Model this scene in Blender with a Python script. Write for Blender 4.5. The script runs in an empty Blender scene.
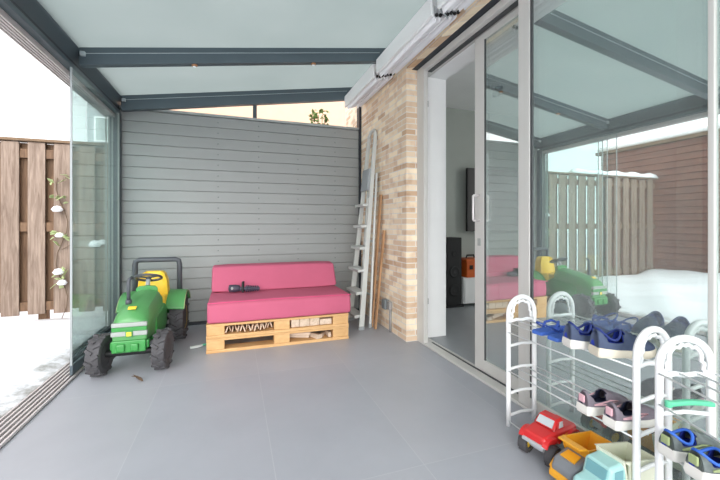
import bpy, bmesh, math, random
from mathutils import Vector, Matrix, Euler
random.seed(7)
C = bpy.context.scene.collection
PI = math.pi
R = math.radians

# ------------------------------------------------------------------ materials
def lin(c):
    o = []
    for v in c[:3]:
        v = v / 255.0
        o.append(v / 12.92 if v <= 0.04045 else ((v + 0.055) / 1.055) ** 2.4)
    return (o[0], o[1], o[2], 1.0)

def base_mat(name):
    m = bpy.data.materials.new(name); m.use_nodes = True
    nt = m.node_tree
    return m, nt, nt.nodes['Principled BSDF']

def mat(name, col, rough=0.5, metal=0.0, var=0.06, scale=6.0, bump=0.0, bscale=60.0, coat=0.0, stretch=None):
    """plain procedural material: colour broken up by noise, optional bump"""
    m, nt, b = base_mat(name)
    b.inputs['Roughness'].default_value = rough
    b.inputs['Metallic'].default_value = metal
    if coat: b.inputs['Coat Weight'].default_value = coat
    tc = nt.nodes.new('ShaderNodeTexCoord')
    mp = nt.nodes.new('ShaderNodeMapping')
    if stretch: mp.inputs['Scale'].default_value = stretch
    nt.links.new(tc.outputs['Object'], mp.inputs['Vector'])
    n = nt.nodes.new('ShaderNodeTexNoise'); n.inputs['Scale'].default_value = scale; n.inputs['Detail'].default_value = 5
    nt.links.new(mp.outputs['Vector'], n.inputs['Vector'])
    cr = nt.nodes.new('ShaderNodeValToRGB')
    c = lin(col)
    cr.color_ramp.elements[0].position = 0.3; cr.color_ramp.elements[1].position = 0.7
    cr.color_ramp.elements[0].color = tuple(max(0, x * (1 - var)) for x in c[:3]) + (1,)
    cr.color_ramp.elements[1].color = tuple(min(1, x * (1 + var)) for x in c[:3]) + (1,)
    nt.links.new(n.outputs['Fac'], cr.inputs['Fac'])
    nt.links.new(cr.outputs['Color'], b.inputs['Base Color'])
    if bump:
        n2 = nt.nodes.new('ShaderNodeTexNoise'); n2.inputs['Scale'].default_value = bscale; n2.inputs['Detail'].default_value = 4
        nt.links.new(mp.outputs['Vector'], n2.inputs['Vector'])
        bp = nt.nodes.new('ShaderNodeBump'); bp.inputs['Strength'].default_value = bump; bp.inputs['Distance'].default_value = 0.01
        nt.links.new(n2.outputs['Fac'], bp.inputs['Height'])
        nt.links.new(bp.outputs['Normal'], b.inputs['Normal'])
    return m

def glass_mat(name, tint, f0, rcol=(0.92, 0.98, 0.96, 1), rough=0.0, dust_haze=0.0, graze=1.0):
    """clear pane: sees through, mirrors more towards grazing angles (Schlick)"""
    m = bpy.data.materials.new(name); m.use_nodes = True
    nt = m.node_tree; nt.nodes.clear()
    out = nt.nodes.new('ShaderNodeOutputMaterial')
    g = nt.nodes.new('ShaderNodeNewGeometry')
    d = nt.nodes.new('ShaderNodeVectorMath'); d.operation = 'DOT_PRODUCT'
    nt.links.new(g.outputs['Normal'], d.inputs[0]); nt.links.new(g.outputs['Incoming'], d.inputs[1])
    a = nt.nodes.new('ShaderNodeMath'); a.operation = 'ABSOLUTE'; nt.links.new(d.outputs['Value'], a.inputs[0])
    s = nt.nodes.new('ShaderNodeMath'); s.operation = 'SUBTRACT'; s.inputs[0].default_value = 1.0; nt.links.new(a.outputs[0], s.inputs[1])
    p = nt.nodes.new('ShaderNodeMath'); p.operation = 'POWER'; p.inputs[1].default_value = 5.0; nt.links.new(s.outputs[0], p.inputs[0])
    q = nt.nodes.new('ShaderNodeMath'); q.operation = 'MULTIPLY_ADD'; q.inputs[1].default_value = (1 - f0)*graze; q.inputs[2].default_value = f0
    nt.links.new(p.outputs[0], q.inputs[0])
    t = nt.nodes.new('ShaderNodeBsdfTransparent'); t.inputs['Color'].default_value = tint
    gl = nt.nodes.new('ShaderNodeBsdfGlossy'); gl.inputs['Color'].default_value = rcol; gl.inputs['Roughness'].default_value = rough
    mx = nt.nodes.new('ShaderNodeMixShader')
    nt.links.new(q.outputs[0], mx.inputs['Fac']); nt.links.new(t.outputs[0], mx.inputs[1]); nt.links.new(gl.outputs[0], mx.inputs[2])
    last = mx
    if dust_haze:  # pale dust film; its colour also paints a haze that lifts the reflections
        dd = nt.nodes.new('ShaderNodeBsdfDiffuse'); dd.inputs['Color'].default_value = (0.86, 0.9, 0.89, 1)
        dn = nt.nodes.new('ShaderNodeTexNoise'); dn.inputs['Scale'].default_value = 1.3; dn.inputs['Detail'].default_value = 5
        tcd = nt.nodes.new('ShaderNodeTexCoord'); nt.links.new(tcd.outputs['Object'], dn.inputs['Vector'])
        dm = nt.nodes.new('ShaderNodeMath'); dm.operation = 'MULTIPLY'; dm.inputs[1].default_value = dust_haze*2; nt.links.new(dn.outputs['Fac'], dm.inputs[0])
        last = nt.nodes.new('ShaderNodeMixShader'); nt.links.new(dm.outputs[0], last.inputs['Fac'])
        nt.links.new(mx.outputs[0], last.inputs[1]); nt.links.new(dd.outputs[0], last.inputs[2])
    nt.links.new(last.outputs[0], out.inputs['Surface'])
    return m

RC0 = (0.46, 0.505, 0.50, 1); RC1 = (0.50, 0.54, 0.535, 1)
def roof_mat():
    m = bpy.data.materials.new('opal_polycarbonate'); m.use_nodes = True
    nt = m.node_tree; nt.nodes.clear()
    out = nt.nodes.new('ShaderNodeOutputMaterial')
    tc = nt.nodes.new('ShaderNodeTexCoord')
    n = nt.nodes.new('ShaderNodeTexNoise'); n.inputs['Scale'].default_value = 2.0; n.inputs['Detail'].default_value = 6
    nt.links.new(tc.outputs['Object'], n.inputs['Vector'])
    cr = nt.nodes.new('ShaderNodeValToRGB')
    cr.color_ramp.elements[0].position = 0.3; cr.color_ramp.elements[1].position = 0.75
    cr.color_ramp.elements[0].color = RC0; cr.color_ramp.elements[1].color = RC1
    nt.links.new(n.outputs['Fac'], cr.inputs['Fac'])
    tr = nt.nodes.new('ShaderNodeBsdfTranslucent'); df = nt.nodes.new('ShaderNodeBsdfDiffuse')
    nt.links.new(cr.outputs['Color'], tr.inputs['Color']); nt.links.new(cr.outputs['Color'], df.inputs['Color'])
    mx = nt.nodes.new('ShaderNodeMixShader'); mx.inputs['Fac'].default_value = 0.22
    nt.links.new(tr.outputs[0], mx.inputs[1]); nt.links.new(df.outputs[0], mx.inputs[2])
    nt.links.new(mx.outputs[0], out.inputs['Surface'])
    return m

def brick_mat():
    m, nt, b = base_mat('buff_brick'); b.inputs['Roughness'].default_value = 0.85
    tc = nt.nodes.new('ShaderNodeTexCoord'); sp = nt.nodes.new('ShaderNodeSeparateXYZ')
    nt.links.new(tc.outputs['Object'], sp.inputs[0])
    ad = nt.nodes.new('ShaderNodeMath'); ad.operation = 'ADD'
    nt.links.new(sp.outputs['X'], ad.inputs[0]); nt.links.new(sp.outputs['Y'], ad.inputs[1])
    cb = nt.nodes.new('ShaderNodeCombineXYZ')
    nt.links.new(ad.outputs[0], cb.inputs['X']); nt.links.new(sp.outputs['Z'], cb.inputs['Y'])
    br = nt.nodes.new('ShaderNodeTexBrick')
    br.inputs['Scale'].default_value = 1.0
    br.inputs['Brick Width'].default_value = 0.185; br.inputs['Row Height'].default_value = 0.048
    br.inputs['Mortar Size'].default_value = 0.0045; br.inputs['Mortar Smooth'].default_value = 0.2
    br.inputs['Color1'].default_value = lin((253, 236, 208)); br.inputs['Color2'].default_value = lin((196, 156, 122))
    br.inputs['Mortar'].default_value = lin((232, 226, 218)); br.inputs['Bias'].default_value = -0.15
    nt.links.new(cb.outputs[0], br.inputs['Vector'])
    n = nt.nodes.new('ShaderNodeTexNoise'); n.inputs['Scale'].default_value = 9.0; n.inputs['Detail'].default_value = 6
    nt.links.new(cb.outputs[0], n.inputs['Vector'])
    cr = nt.nodes.new('ShaderNodeValToRGB')
    cr.color_ramp.elements[0].position = 0.36; cr.color_ramp.elements[0].color = (0.74, 0.62, 0.56, 1)
    cr.color_ramp.elements[1].position = 0.5; cr.color_ramp.elements[1].color = (1, 1, 1, 1)
    nt.links.new(n.outputs['Fac'], cr.inputs['Fac'])
    mx = nt.nodes.new('ShaderNodeMixRGB'); mx.blend_type = 'MULTIPLY'; mx.inputs['Fac'].default_value = 0.5
    nt.links.new(br.outputs['Color'], mx.inputs[1]); nt.links.new(cr.outputs['Color'], mx.inputs[2])
    nt.links.new(mx.outputs[0], b.inputs['Base Color'])
    bp = nt.nodes.new('ShaderNodeBump'); bp.inputs['Strength'].default_value = 0.5; bp.inputs['Distance'].default_value = 0.004; bp.invert = True
    nt.links.new(br.outputs['Fac'], bp.inputs['Height']); nt.links.new(bp.outputs['Normal'], b.inputs['Normal'])
    return m

def floor_mat():
    m, nt, b = base_mat('grey_floor_tile'); b.inputs['Roughness'].default_value = 0.42
    tc = nt.nodes.new('ShaderNodeTexCoord')
    mp = nt.nodes.new('ShaderNodeMapping'); mp.inputs['Rotation'].default_value = (0, 0, PI / 2)
    mp.inputs['Location'].default_value = (0.15, -0.155, 0)
    nt.links.new(tc.outputs['Object'], mp.inputs['Vector'])
    br = nt.nodes.new('ShaderNodeTexBrick'); br.offset = 0.0
    br.inputs['Scale'].default_value = 1.0
    br.inputs['Brick Width'].default_value = 1.18; br.inputs['Row Height'].default_value = 0.594
    br.inputs['Mortar Size'].default_value = 0.0022; br.inputs['Mortar Smooth'].default_value = 0.3
    br.inputs['Color1'].default_value = lin((169, 172, 180)); br.inputs['Color2'].default_value = lin((173, 175, 182))
    br.inputs['Mortar'].default_value = lin((181, 184, 189))
    nt.links.new(mp.outputs[0], br.inputs['Vector'])
    n = nt.nodes.new('ShaderNodeTexNoise'); n.inputs['Scale'].default_value = 2.2; n.inputs['Detail'].default_value = 7; n.inputs['Roughness'].default_value = 0.6
    nt.links.new(tc.outputs['Object'], n.inputs['Vector'])
    cr = nt.nodes.new('ShaderNodeValToRGB')
    cr.color_ramp.elements[0].position = 0.3; cr.color_ramp.elements[0].color = (0.9, 0.9, 0.905, 1)
    cr.color_ramp.elements[1].position = 0.7; cr.color_ramp.elements[1].color = (1, 1, 1, 1)
    nt.links.new(n.outputs['Fac'], cr.inputs['Fac'])
    mx = nt.nodes.new('ShaderNodeMixRGB'); mx.blend_type = 'MULTIPLY'; mx.inputs['Fac'].default_value = 1
    nt.links.new(br.outputs['Color'], mx.inputs[1]); nt.links.new(cr.outputs['Color'], mx.inputs[2])
    nt.links.new(mx.outputs[0], b.inputs['Base Color'])
    return m

def wood_mat(name, c1, c2, stretch, rough=0.75, knots=False):
    m, nt, b = base_mat(name); b.inputs['Roughness'].default_value = rough
    tc = nt.nodes.new('ShaderNodeTexCoord'); mp = nt.nodes.new('ShaderNodeMapping'); mp.inputs['Scale'].default_value = stretch
    nt.links.new(tc.outputs['Object'], mp.inputs['Vector'])
    n = nt.nodes.new('ShaderNodeTexNoise'); n.inputs['Scale'].default_value = 5.0; n.inputs['Detail'].default_value = 8; n.inputs['Roughness'].default_value = 0.65
    n.inputs['Distortion'].default_value = 0.6
    nt.links.new(mp.outputs[0], n.inputs['Vector'])
    cr = nt.nodes.new('ShaderNodeValToRGB')
    cr.color_ramp.elements[0].position = 0.32; cr.color_ramp.elements[0].color = lin(c1)
    cr.color_ramp.elements[1].position = 0.68; cr.color_ramp.elements[1].color = lin(c2)
    nt.links.new(n.outputs['Fac'], cr.inputs['Fac']); nt.links.new(cr.outputs['Color'], b.inputs['Base Color'])
    bp = nt.nodes.new('ShaderNodeBump'); bp.inputs['Strength'].default_value = 0.15; bp.inputs['Distance'].default_value = 0.004
    nt.links.new(n.outputs['Fac'], bp.inputs['Height']); nt.links.new(bp.outputs['Normal'], b.inputs['Normal'])
    return m

M = {}
M['floor'] = floor_mat()
M['brick'] = brick_mat()
M['roof'] = roof_mat()
M['siding'] = mat('grey_siding', (145, 148, 147), 0.45, var=0.02, scale=1.5)
M['sidingcap'] = mat('siding_cap', (158, 163, 162), 0.45)
M['anthracite'] = mat('anthracite_aluminium', (84, 96, 103), 0.4, 0.25, var=0.03)
M['dark'] = mat('dark_gasket', (38, 44, 52), 0.5, var=0.03)
M['track'] = mat('track_aluminium', (214, 208, 208), 0.4, 0.25, var=0.05)
M['trackdark'] = mat('track_groove', (62, 62, 62), 0.7)
M['frame'] = mat('door_frame_grey', (204, 203, 199), 0.4, var=0.02)
M['framedark'] = mat('door_gasket', (70, 72, 74), 0.5)
M['white'] = mat('white_paint', (246, 247, 247), 0.5, var=0.015)
M['innerwall'] = mat('room_wall', (180, 186, 180), 0.8, var=0.02)
M['innerfloor'] = mat('room_floor', (150, 154, 158), 0.4, var=0.04)
M['blackg'] = mat('black_gloss', (14, 15, 17), 0.25, var=0.02)
M['black'] = mat('black_matt', (22, 23, 25), 0.6, var=0.05)
M['orange'] = mat('orange_plastic', (214, 98, 34), 0.4)
M['fabricwhite'] = mat('white_awning_cloth', (248, 248, 250), 0.8, var=0.02, bump=0.05, bscale=200)
M['pink'] = mat('pink_cotton', (192, 94, 122), 0.85, var=0.05, scale=4, bump=0.12, bscale=14)
M['pinkd'] = mat('pink_cotton_piping', (214, 84, 126), 0.85, var=0.05)
M['pallet'] = wood_mat('pallet_pine', (196, 150, 98), (222, 182, 130), (1.2, 8, 14))
M['palletblock'] = wood_mat('pallet_block', (200, 154, 100), (220, 180, 128), (2, 5, 5))
M['kindling'] = wood_mat('split_kindling', (186, 150, 124), (234, 212, 188), (9, 1.5, 9))
M['palewood'] = wood_mat('pale_split_wood', (190, 166, 142), (226, 208, 190), (9, 1.5, 9))
M['fence'] = wood_mat('weathered_fence', (106, 88, 76), (152, 134, 120), (9, 9, 0.7))
M['fenceback'] = wood_mat('fence_back_board', (88, 64, 46), (124, 96, 72), (9, 9, 0.7))
M['fencecap'] = wood_mat('fence_cap', (96, 76, 56), (128, 104, 80), (0.8, 9, 9))
M['brownboard'] = wood_mat('brown_cladding', (98, 62, 50), (136, 92, 76), (8, 0.5, 8))
M['board'] = wood_mat('plain_board', (150, 108, 74), (196, 156, 116), (8, 8, 0.8))
M['alu'] = mat('ladder_aluminium', (196, 200, 197), 0.42, 0.1, var=0.05)
M['alud'] = mat('ladder_grey_plastic', (150, 156, 158), 0.5)
M['snow'] = mat('snow', (240, 242, 246), 0.7, var=0.01, scale=3, bump=0.35, bscale=16)
def shaded_slush_mat():
    m = mat('dirty_shaded_snow', (236, 239, 244), 0.6, var=0.01, scale=3, bump=0.6, bscale=18)
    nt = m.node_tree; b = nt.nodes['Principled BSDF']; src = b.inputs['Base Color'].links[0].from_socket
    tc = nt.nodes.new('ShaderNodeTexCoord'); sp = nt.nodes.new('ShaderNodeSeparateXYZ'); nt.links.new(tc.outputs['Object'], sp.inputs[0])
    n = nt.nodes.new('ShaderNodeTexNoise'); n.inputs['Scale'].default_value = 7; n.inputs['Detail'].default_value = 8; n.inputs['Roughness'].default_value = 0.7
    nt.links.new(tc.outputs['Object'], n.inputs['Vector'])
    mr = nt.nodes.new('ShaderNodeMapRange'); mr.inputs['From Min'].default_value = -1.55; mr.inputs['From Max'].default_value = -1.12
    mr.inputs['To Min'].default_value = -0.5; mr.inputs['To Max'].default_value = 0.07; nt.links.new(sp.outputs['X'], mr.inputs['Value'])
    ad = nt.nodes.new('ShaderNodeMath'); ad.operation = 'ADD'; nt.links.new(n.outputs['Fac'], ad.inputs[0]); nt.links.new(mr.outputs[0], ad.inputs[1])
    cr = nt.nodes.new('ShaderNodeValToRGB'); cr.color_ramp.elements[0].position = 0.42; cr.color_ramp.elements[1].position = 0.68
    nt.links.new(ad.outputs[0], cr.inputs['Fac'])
    mx = nt.nodes.new('ShaderNodeMixRGB'); mx.inputs[2].default_value = lin((138, 137, 132))  # dirt beside the track, also painting in the grey shading of the snow
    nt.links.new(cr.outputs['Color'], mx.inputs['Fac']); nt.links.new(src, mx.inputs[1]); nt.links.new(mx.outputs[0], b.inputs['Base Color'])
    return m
M['shaded_slush'] = shaded_slush_mat()
M['tgreen'] = mat('tractor_green', (50, 138, 62), 0.32, var=0.04, coat=0.3)
M['tgreen2'] = mat('tractor_light_green', (80, 146, 84), 0.4, var=0.04, coat=0.2)
M['yellow'] = mat('seat_yellow', (246, 206, 62), 0.4, var=0.04)
M['rubber'] = mat('rubber_tyre', (74, 73, 76), 0.75, var=0.12, scale=12)
M['barblack'] = mat('rollbar_grey', (76, 80, 86), 0.45)
M['stripe'] = mat('white_decal', (158, 164, 160), 0.4, var=0.02)
M['rackwhite'] = mat('rack_white_plastic', (240, 241, 242), 0.35, var=0.015)
M['rod'] = mat('rack_rod_white', (226, 230, 230), 0.3, 0.1, var=0.015)
M['flipflop'] = mat('blue_foam', (64, 104, 190), 0.7, var=0.05)
M['flipstrap'] = mat('blue_strap', (40, 74, 158), 0.5)
M['navy'] = mat('navy_mesh', (38, 54, 118), 0.85, var=0.15, scale=30, bump=0.15, bscale=200)
M['denim'] = mat('blue_grey_mesh', (70, 82, 108), 0.85, var=0.15, scale=30, bump=0.15, bscale=200)
M['lineblue'] = mat('royal_blue_lining', (24, 48, 150), 0.8)
M['linenavy'] = mat('dark_navy_lining', (26, 32, 60), 0.85)
M['solewhite'] = mat('white_foam_sole', (232, 230, 224), 0.6, var=0.03)
M['soleworn'] = mat('cream_foam_sole', (222, 214, 196), 0.6, var=0.06)
M['greymesh'] = mat('mauve_grey_mesh', (126, 118, 128), 0.85, var=0.12, scale=30, bump=0.15, bscale=200)
M['pinkpale'] = mat('pale_pink_trim', (226, 180, 190), 0.6)
M['trailgrey'] = mat('grey_green_mesh', (104, 112, 112), 0.85, var=0.45, scale=22)
M['lime'] = mat('lime_trim', (164, 208, 84), 0.6)
M['limeline'] = mat('lime_lining', (150, 206, 70), 0.7)
M['bluetrim'] = mat('blue_trim', (54, 106, 206), 0.6)
M['mint'] = mat('mint_plastic', (98, 200, 158), 0.4)
M['red'] = mat('red_plastic', (212, 40, 42), 0.3, var=0.03, coat=0.4)
M['toygrey'] = mat('toy_grey_plastic', (128, 132, 138), 0.45)
M['toyyellow'] = mat('toy_amber_plastic', (236, 168, 44), 0.4)
M['toysilver'] = mat('toy_silver_plastic', (196, 200, 204), 0.35, 0.2)
M['teal'] = mat('toy_pale_teal', (168, 214, 212), 0.35)
M['cream'] = mat('toy_cream', (226, 228, 208), 0.45)
M['window_toy'] = mat('toy_window', (196, 206, 210), 0.2)
M['tealdark'] = mat('toy_teal_window', (112, 164, 172), 0.3)
M['socket'] = mat('socket_grey', (120, 126, 128), 0.5)
M['conduit'] = mat('conduit_grey', (150, 148, 146), 0.5)
M['peach'] = mat('peach_render', (204, 170, 146), 0.9, var=0.03)
M['facade'] = mat('grey_render', (170, 176, 178), 0.9)
M['leaf'] = mat('leaf_green', (92, 112, 58), 0.6, var=0.3)
M['leafd'] = mat('leaf_pale', (164, 178, 128), 0.6, var=0.2)
M['stem'] = mat('stem_brown', (96, 78, 60), 0.8)
M['copper'] = mat('copper_ring', (190, 140, 104), 0.35, 0.6)
M['cable'] = mat('clear_cable', (176, 186, 190), 0.3)
M['darktoy'] = mat('dark_violet_toy', (70, 66, 82), 0.5, var=0.2)
M['paper'] = mat('scrap_paper', (206, 212, 210), 0.7)
M['added_backing'] = mat('grey_backing', (96, 102, 106), 0.9)
M['g_side'] = glass_mat('side_glass', (0.965, 0.988, 0.984, 1), 0.022, dust_haze=0.012, graze=0.6)
M['g_door'] = glass_mat('door_glass', (0.84, 0.88, 0.87, 1), 0.42, dust_haze=0.06)
M['g_big'] = glass_mat('fixed_glass', (0.82, 0.87, 0.86, 1), 0.66, rcol=(0.88, 0.985, 0.955, 1), dust_haze=0.10)
M['g_house'] = glass_mat('house_glass', (0.35, 0.4, 0.42, 1), 0.2)

# ------------------------------------------------------------------ mesh builder
class MB:
    def __init__(s): s.v = []; s.f = []
    def add(s, vs, fs):
        o = len(s.v); s.v += [tuple(v) for v in vs]; s.f += [tuple(i + o for i in f) for f in fs]; return s
    def bx(s, x0, x1, y0, y1, z0, z1):
        return s.add([(x0,y0,z0),(x1,y0,z0),(x1,y1,z0),(x0,y1,z0),(x0,y0,z1),(x1,y0,z1),(x1,y1,z1),(x0,y1,z1)],
                     [(0,3,2,1),(4,5,6,7),(0,1,5,4),(1,2,6,5),(2,3,7,6),(3,0,4,7)])
    def box(s, c, d, rot=(0,0,0)):
        m = Euler(rot).to_matrix(); c = Vector(c); o = []
        for q in [(-1,-1,-1),(1,-1,-1),(1,1,-1),(-1,1,-1),(-1,-1,1),(1,-1,1),(1,1,1),(-1,1,1)]:
            o.append(c + m @ Vector((q[0]*d[0]/2, q[1]*d[1]/2, q[2]*d[2]/2)))
        return s.add(o, [(0,3,2,1),(4,5,6,7),(0,1,5,4),(1,2,6,5),(2,3,7,6),(3,0,4,7)])
    def loft(s, rings, closed=True, caps=True):
        n = len(rings[0]); vs = [v for r in rings for v in r]; fs = []
        for i in range(len(rings) - 1):
            for j in range(n if closed else n - 1):
                k = (j + 1) % n
                fs.append((i*n+j, i*n+k, (i+1)*n+k, (i+1)*n+j))
        if caps and closed:
            fs.append(tuple(range(n-1, -1, -1))); fs.append(tuple((len(rings)-1)*n + j for j in range(n)))
        return s.add(vs, fs)
    def tube(s, pts, r, n=8, closed=False):
        pts = [Vector(p) for p in pts]; L = len(pts); rings = []
        up = None
        for i, p in enumerate(pts):
            if closed: t = pts[(i+1) % L] - pts[i-1]
            else: t = pts[min(i+1, L-1)] - pts[max(i-1, 0)]
            t.normalize()
            if up is None:
                up = Vector((0,0,1)) if abs(t.z) < 0.9 else Vector((1,0,0))
            a = t.cross(up); 
            if a.length < 1e-6: a = t.orthogonal()
            a.normalize(); up = a.cross(t).normalized()
            rr = r[i] if isinstance(r, (list, tuple)) else r
            rings.append([p + a*rr*math.cos(2*PI*k/n) + up*rr*math.sin(2*PI*k/n) for k in range(n)])
        if closed: rings.append(rings[0]); return s.loft(rings, True, False)
        return s.loft(rings)
    def cyl(s, p0, p1, r0, r1=None, n=16):
        return s.tube([p0, p1], [r0, r0 if r1 is None else r1], n)
    def lathe(s, prof, o=(0,0,0), axis='z', n=24, closed=False):
        o = Vector(o); rings = []
        for r, h in prof:
            ring = []
            for k in range(n):
                a = 2*PI*k/n; c_, s_ = r*math.cos(a), r*math.sin(a)
                ring.append(o + Vector({'z': (c_, s_, h), 'x': (h, c_, s_), 'y': (s_, h, c_)}[axis]))
            rings.append(ring)
        if closed: rings.append(rings[0]); return s.loft(rings, True, False)
        return s.loft(rings)
    def prism(s, pts, d0, d1, plane='xz'):
        f = {'xz': lambda a, b, d: (a, d, b), 'yz': lambda a, b, d: (d, a, b), 'xy': lambda a, b, d: (a, b, d)}[plane]
        return s.loft([[f(a, b, d0) for a, b in pts], [f(a, b, d1) for a, b in pts]])
    def build(s, name, m, parent=None, bevel=0, smooth=False, subs=0, solid=0, seg=2, loc=None):
        me = bpy.data.meshes.new(name)
        me.from_pydata(s.v, [], s.f); me.validate()
        bm = bmesh.new(); bm.from_mesh(me)
        if not solid: bmesh.ops.recalc_face_normals(bm, faces=bm.faces)
        bm.to_mesh(me); bm.free()
        me.materials.append(M[m] if isinstance(m, str) else m)
        o = bpy.data.objects.new(name, me); C.objects.link(o)
        if parent: o.parent = parent
        if loc: o.location = loc
        if smooth:
            for p in me.polygons: p.use_smooth = True
        if solid:
            md = o.modifiers.new('solid', 'SOLIDIFY'); md.thickness = solid; md.offset = -1
        if bevel:
            md = o.modifiers.new('bevel', 'BEVEL'); md.width = bevel; md.segments = seg; md.limit_method = 'ANGLE'; md.angle_limit = R(35)
            for p in me.polygons: p.use_smooth = True
            md.harden_normals = False
            w = o.modifiers.new('wn', 'WEIGHTED_NORMAL')
        if subs:
            md = o.modifiers.new('sub', 'SUBSURF'); md.levels = subs; md.render_levels = subs
        return o

def tag(o, label=None, cat=None, group=None, kind=None):
    if label: o['label'] = label
    if cat: o['category'] = cat
    if group: o['group'] = group
    if kind: o['kind'] = kind
    return o
def thing(name, label, cat, loc=(0,0,0), rz=0, group=None):
    o = bpy.data.objects.new(name, None); C.objects.link(o)
    o.location = loc; o.rotation_euler = (0, 0, rz); o.empty_display_size = 0.1
    return tag(o, label, cat, group)
def copy_tree(o, parent=None):
    c = o.copy(); C.objects.link(c)
    if parent: c.parent = parent
    for ch in list(o.children): copy_tree(ch, c)
    return c
def struct(o, label=None, cat=None): return tag(o, label, cat, kind='structure')

# ------------------------------------------------------------------ layout constants
XL, XR = -1.0, 1.49          # left track inner edge, door sill
YB = 3.95                    # slatted end wall
XB = 1.39                    # brick face
YN = -1.15                    # near end of the canopy (behind the camera)
RS = 0.16                    # roof slope
def roof(x): return 2.20 + RS*(x + 1.0)

# ------------------------------------------------------------------ setting
struct(MB().bx(-1.12, XR, YN, YB+0.1, -0.12, 0.0).build('floor', 'floor'), 'smooth grey tiled veranda floor with pale joints', 'floor')
struct(MB().bx(XR+0.11, 6.0, YN, 4.02, -0.12, 0.02).build('floor.001', 'innerfloor'), 'grey floor of the room behind the sliding door', 'floor')
struct(MB().bx(-40, 40, -30, 45, -0.4, -0.14).build('ground', 'snow'), 'snow covered ground beyond the garden', 'ground')

# end wall: lapped slats as one profile run along x
p = MB(); pitch = 0.1115; z = 0.03
prof = []
nsl = 19
for i in range(nsl):
    z0 = 0.03 + i*(2.10-0.03)/nsl; h = (2.10-0.03)/nsl
    prof += [(YB+0.010, z0), (YB-0.001, z0+0.004), (YB+0.0015, z0+h*0.5), (YB+0.003, z0+h-0.006), (YB+0.010, z0+h-0.003)]
outline = [(y, zz) for y, zz in prof] + [(YB+0.05, 2.10), (YB+0.05, 0.03)]
wb = p.prism(outline, -1.02, 1.362, 'yz').build('wall_back', 'siding')
struct(wb, 'grey lapped slat wall closing the far end of the veranda', 'wall')
sc_ = MB()
for i in range(nsl):
    zz = 0.03 + (i+0.5)*(2.10-0.03)/nsl
    for x in (-0.155, 0.245, 0.66, 1.08):
        sc_.lathe([(0.0,0.0),(0.0065,0.001),(0.0065,0.006)], (x, YB-0.006, zz), 'y', 8)
sc_.build('screw_head', 'socket', wb, smooth=True)
MB().bx(-1.02, 1.362, YB-0.012, YB+0.06, 2.10, 2.125).build('wall_cap', 'sidingcap', wb)
MB().bx(-1.02, 1.362, YB-0.008, YB+0.055, 0.0, 0.032).build('bottom_rail', 'dark', wb)
struct(MB().bx(1.362, XB-0.001, YB-0.02, YB+0.06, 0.0, 2.45).build('trim_1', 'dark'), 'dark end post where the slat wall meets the brick', 'post')
# corner post
struct(MB().bx(-1.10, -1.005, YB-0.05, YB+0.06, 0.0, 2.05).build('trim_2', 'anthracite', bevel=0.004), 'anthracite corner post of the veranda', 'post')

# brick: pier + band above the doors
bk = MB()
bk.bx(XB, XR+0.11, 2.776, YB+0.6, 0.0, 2.60)
bk.bx(XB, XR+0.11, YN, 2.776, 2.365, 2.60); bk.bx(XB, XB+0.05, YN, 2.776, 2.335, 2.365)
struct(bk.build('wall_right', 'brick'), 'buff and pink brick house wall', 'wall')
struct(MB().bx(XB+0.051, XR+0.10, YN, 2.775, 2.335, 2.364).build('trim_3', 'dark'), 'steel lintel above the sliding doors, coloured dark for the shade under it', 'lintel')  # shade under the brick band painted as the lintel's dark colour

# roof: sheet panels, gutter, tracks
def slab(y0, y1, x0, x1, t):
    return MB().loft([[(x0,y0,roof(x0)),(x0,y1,roof(x0)),(x0,y1,roof(x0)+t),(x0,y0,roof(x0)+t)],
                      [(x1,y0,roof(x1)),(x1,y1,roof(x1)),(x1,y1,roof(x1)+t),(x1,y0,roof(x1)+t)]])
struct(slab(YN, YB+0.02, -1.0, 1.50, 0.016).build('ceiling', 'roof'), 'opal glazed veranda roof', 'roof')
g = MB()
g.prism([(-1.0, 2.205), (-0.985, 2.19), (-0.99, 2.165), (-1.02, 2.12), (-1.03, 2.075), (-1.14, 2.075), (-1.16, 2.12), (-1.16, 2.25), (-1.0, 2.25)], YN, YB+0.06, 'xz')
gut = struct(g.build('trim_4', 'anthracite', bevel=0.004), 'anthracite gutter beam along the low edge of the roof', 'gutter')
MB().bx(-1.016, -1.006, YN, YB-0.05, 2.058, 2.082).build('seal', 'dark', gut)
tt = MB().bx(-1.13, -0.998, YN, YB-0.05, 2.030, 2.06)
tto = struct(tt.build('trim_5', 'anthracite', bevel=0.004), 'overhead multi groove sliding track', 'track')
tr_ = MB()
for k in range(5):
    x = -1.124 + k*0.0185
    tr_.bx(x-0.0045, x+0.0045, YN, YB-0.05, 1.998, 2.0305)
tr_.build('track_rib', 'track', tto)
ft = MB().bx(-1.12, -0.985, YN, YB-0.05, 0.0, 0.004)
rails = MB()
for k in range(6):
    x = -1.117 + k*0.0257
    rails.bx(x-0.005, x+0.005, YN, YB-0.05, 0.004, 0.018)
fto = struct(ft.build('trim_6', 'trackdark'), 'multi groove aluminium floor track by the snow', 'track')
rails.build('rail', 'track', fto)

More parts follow.
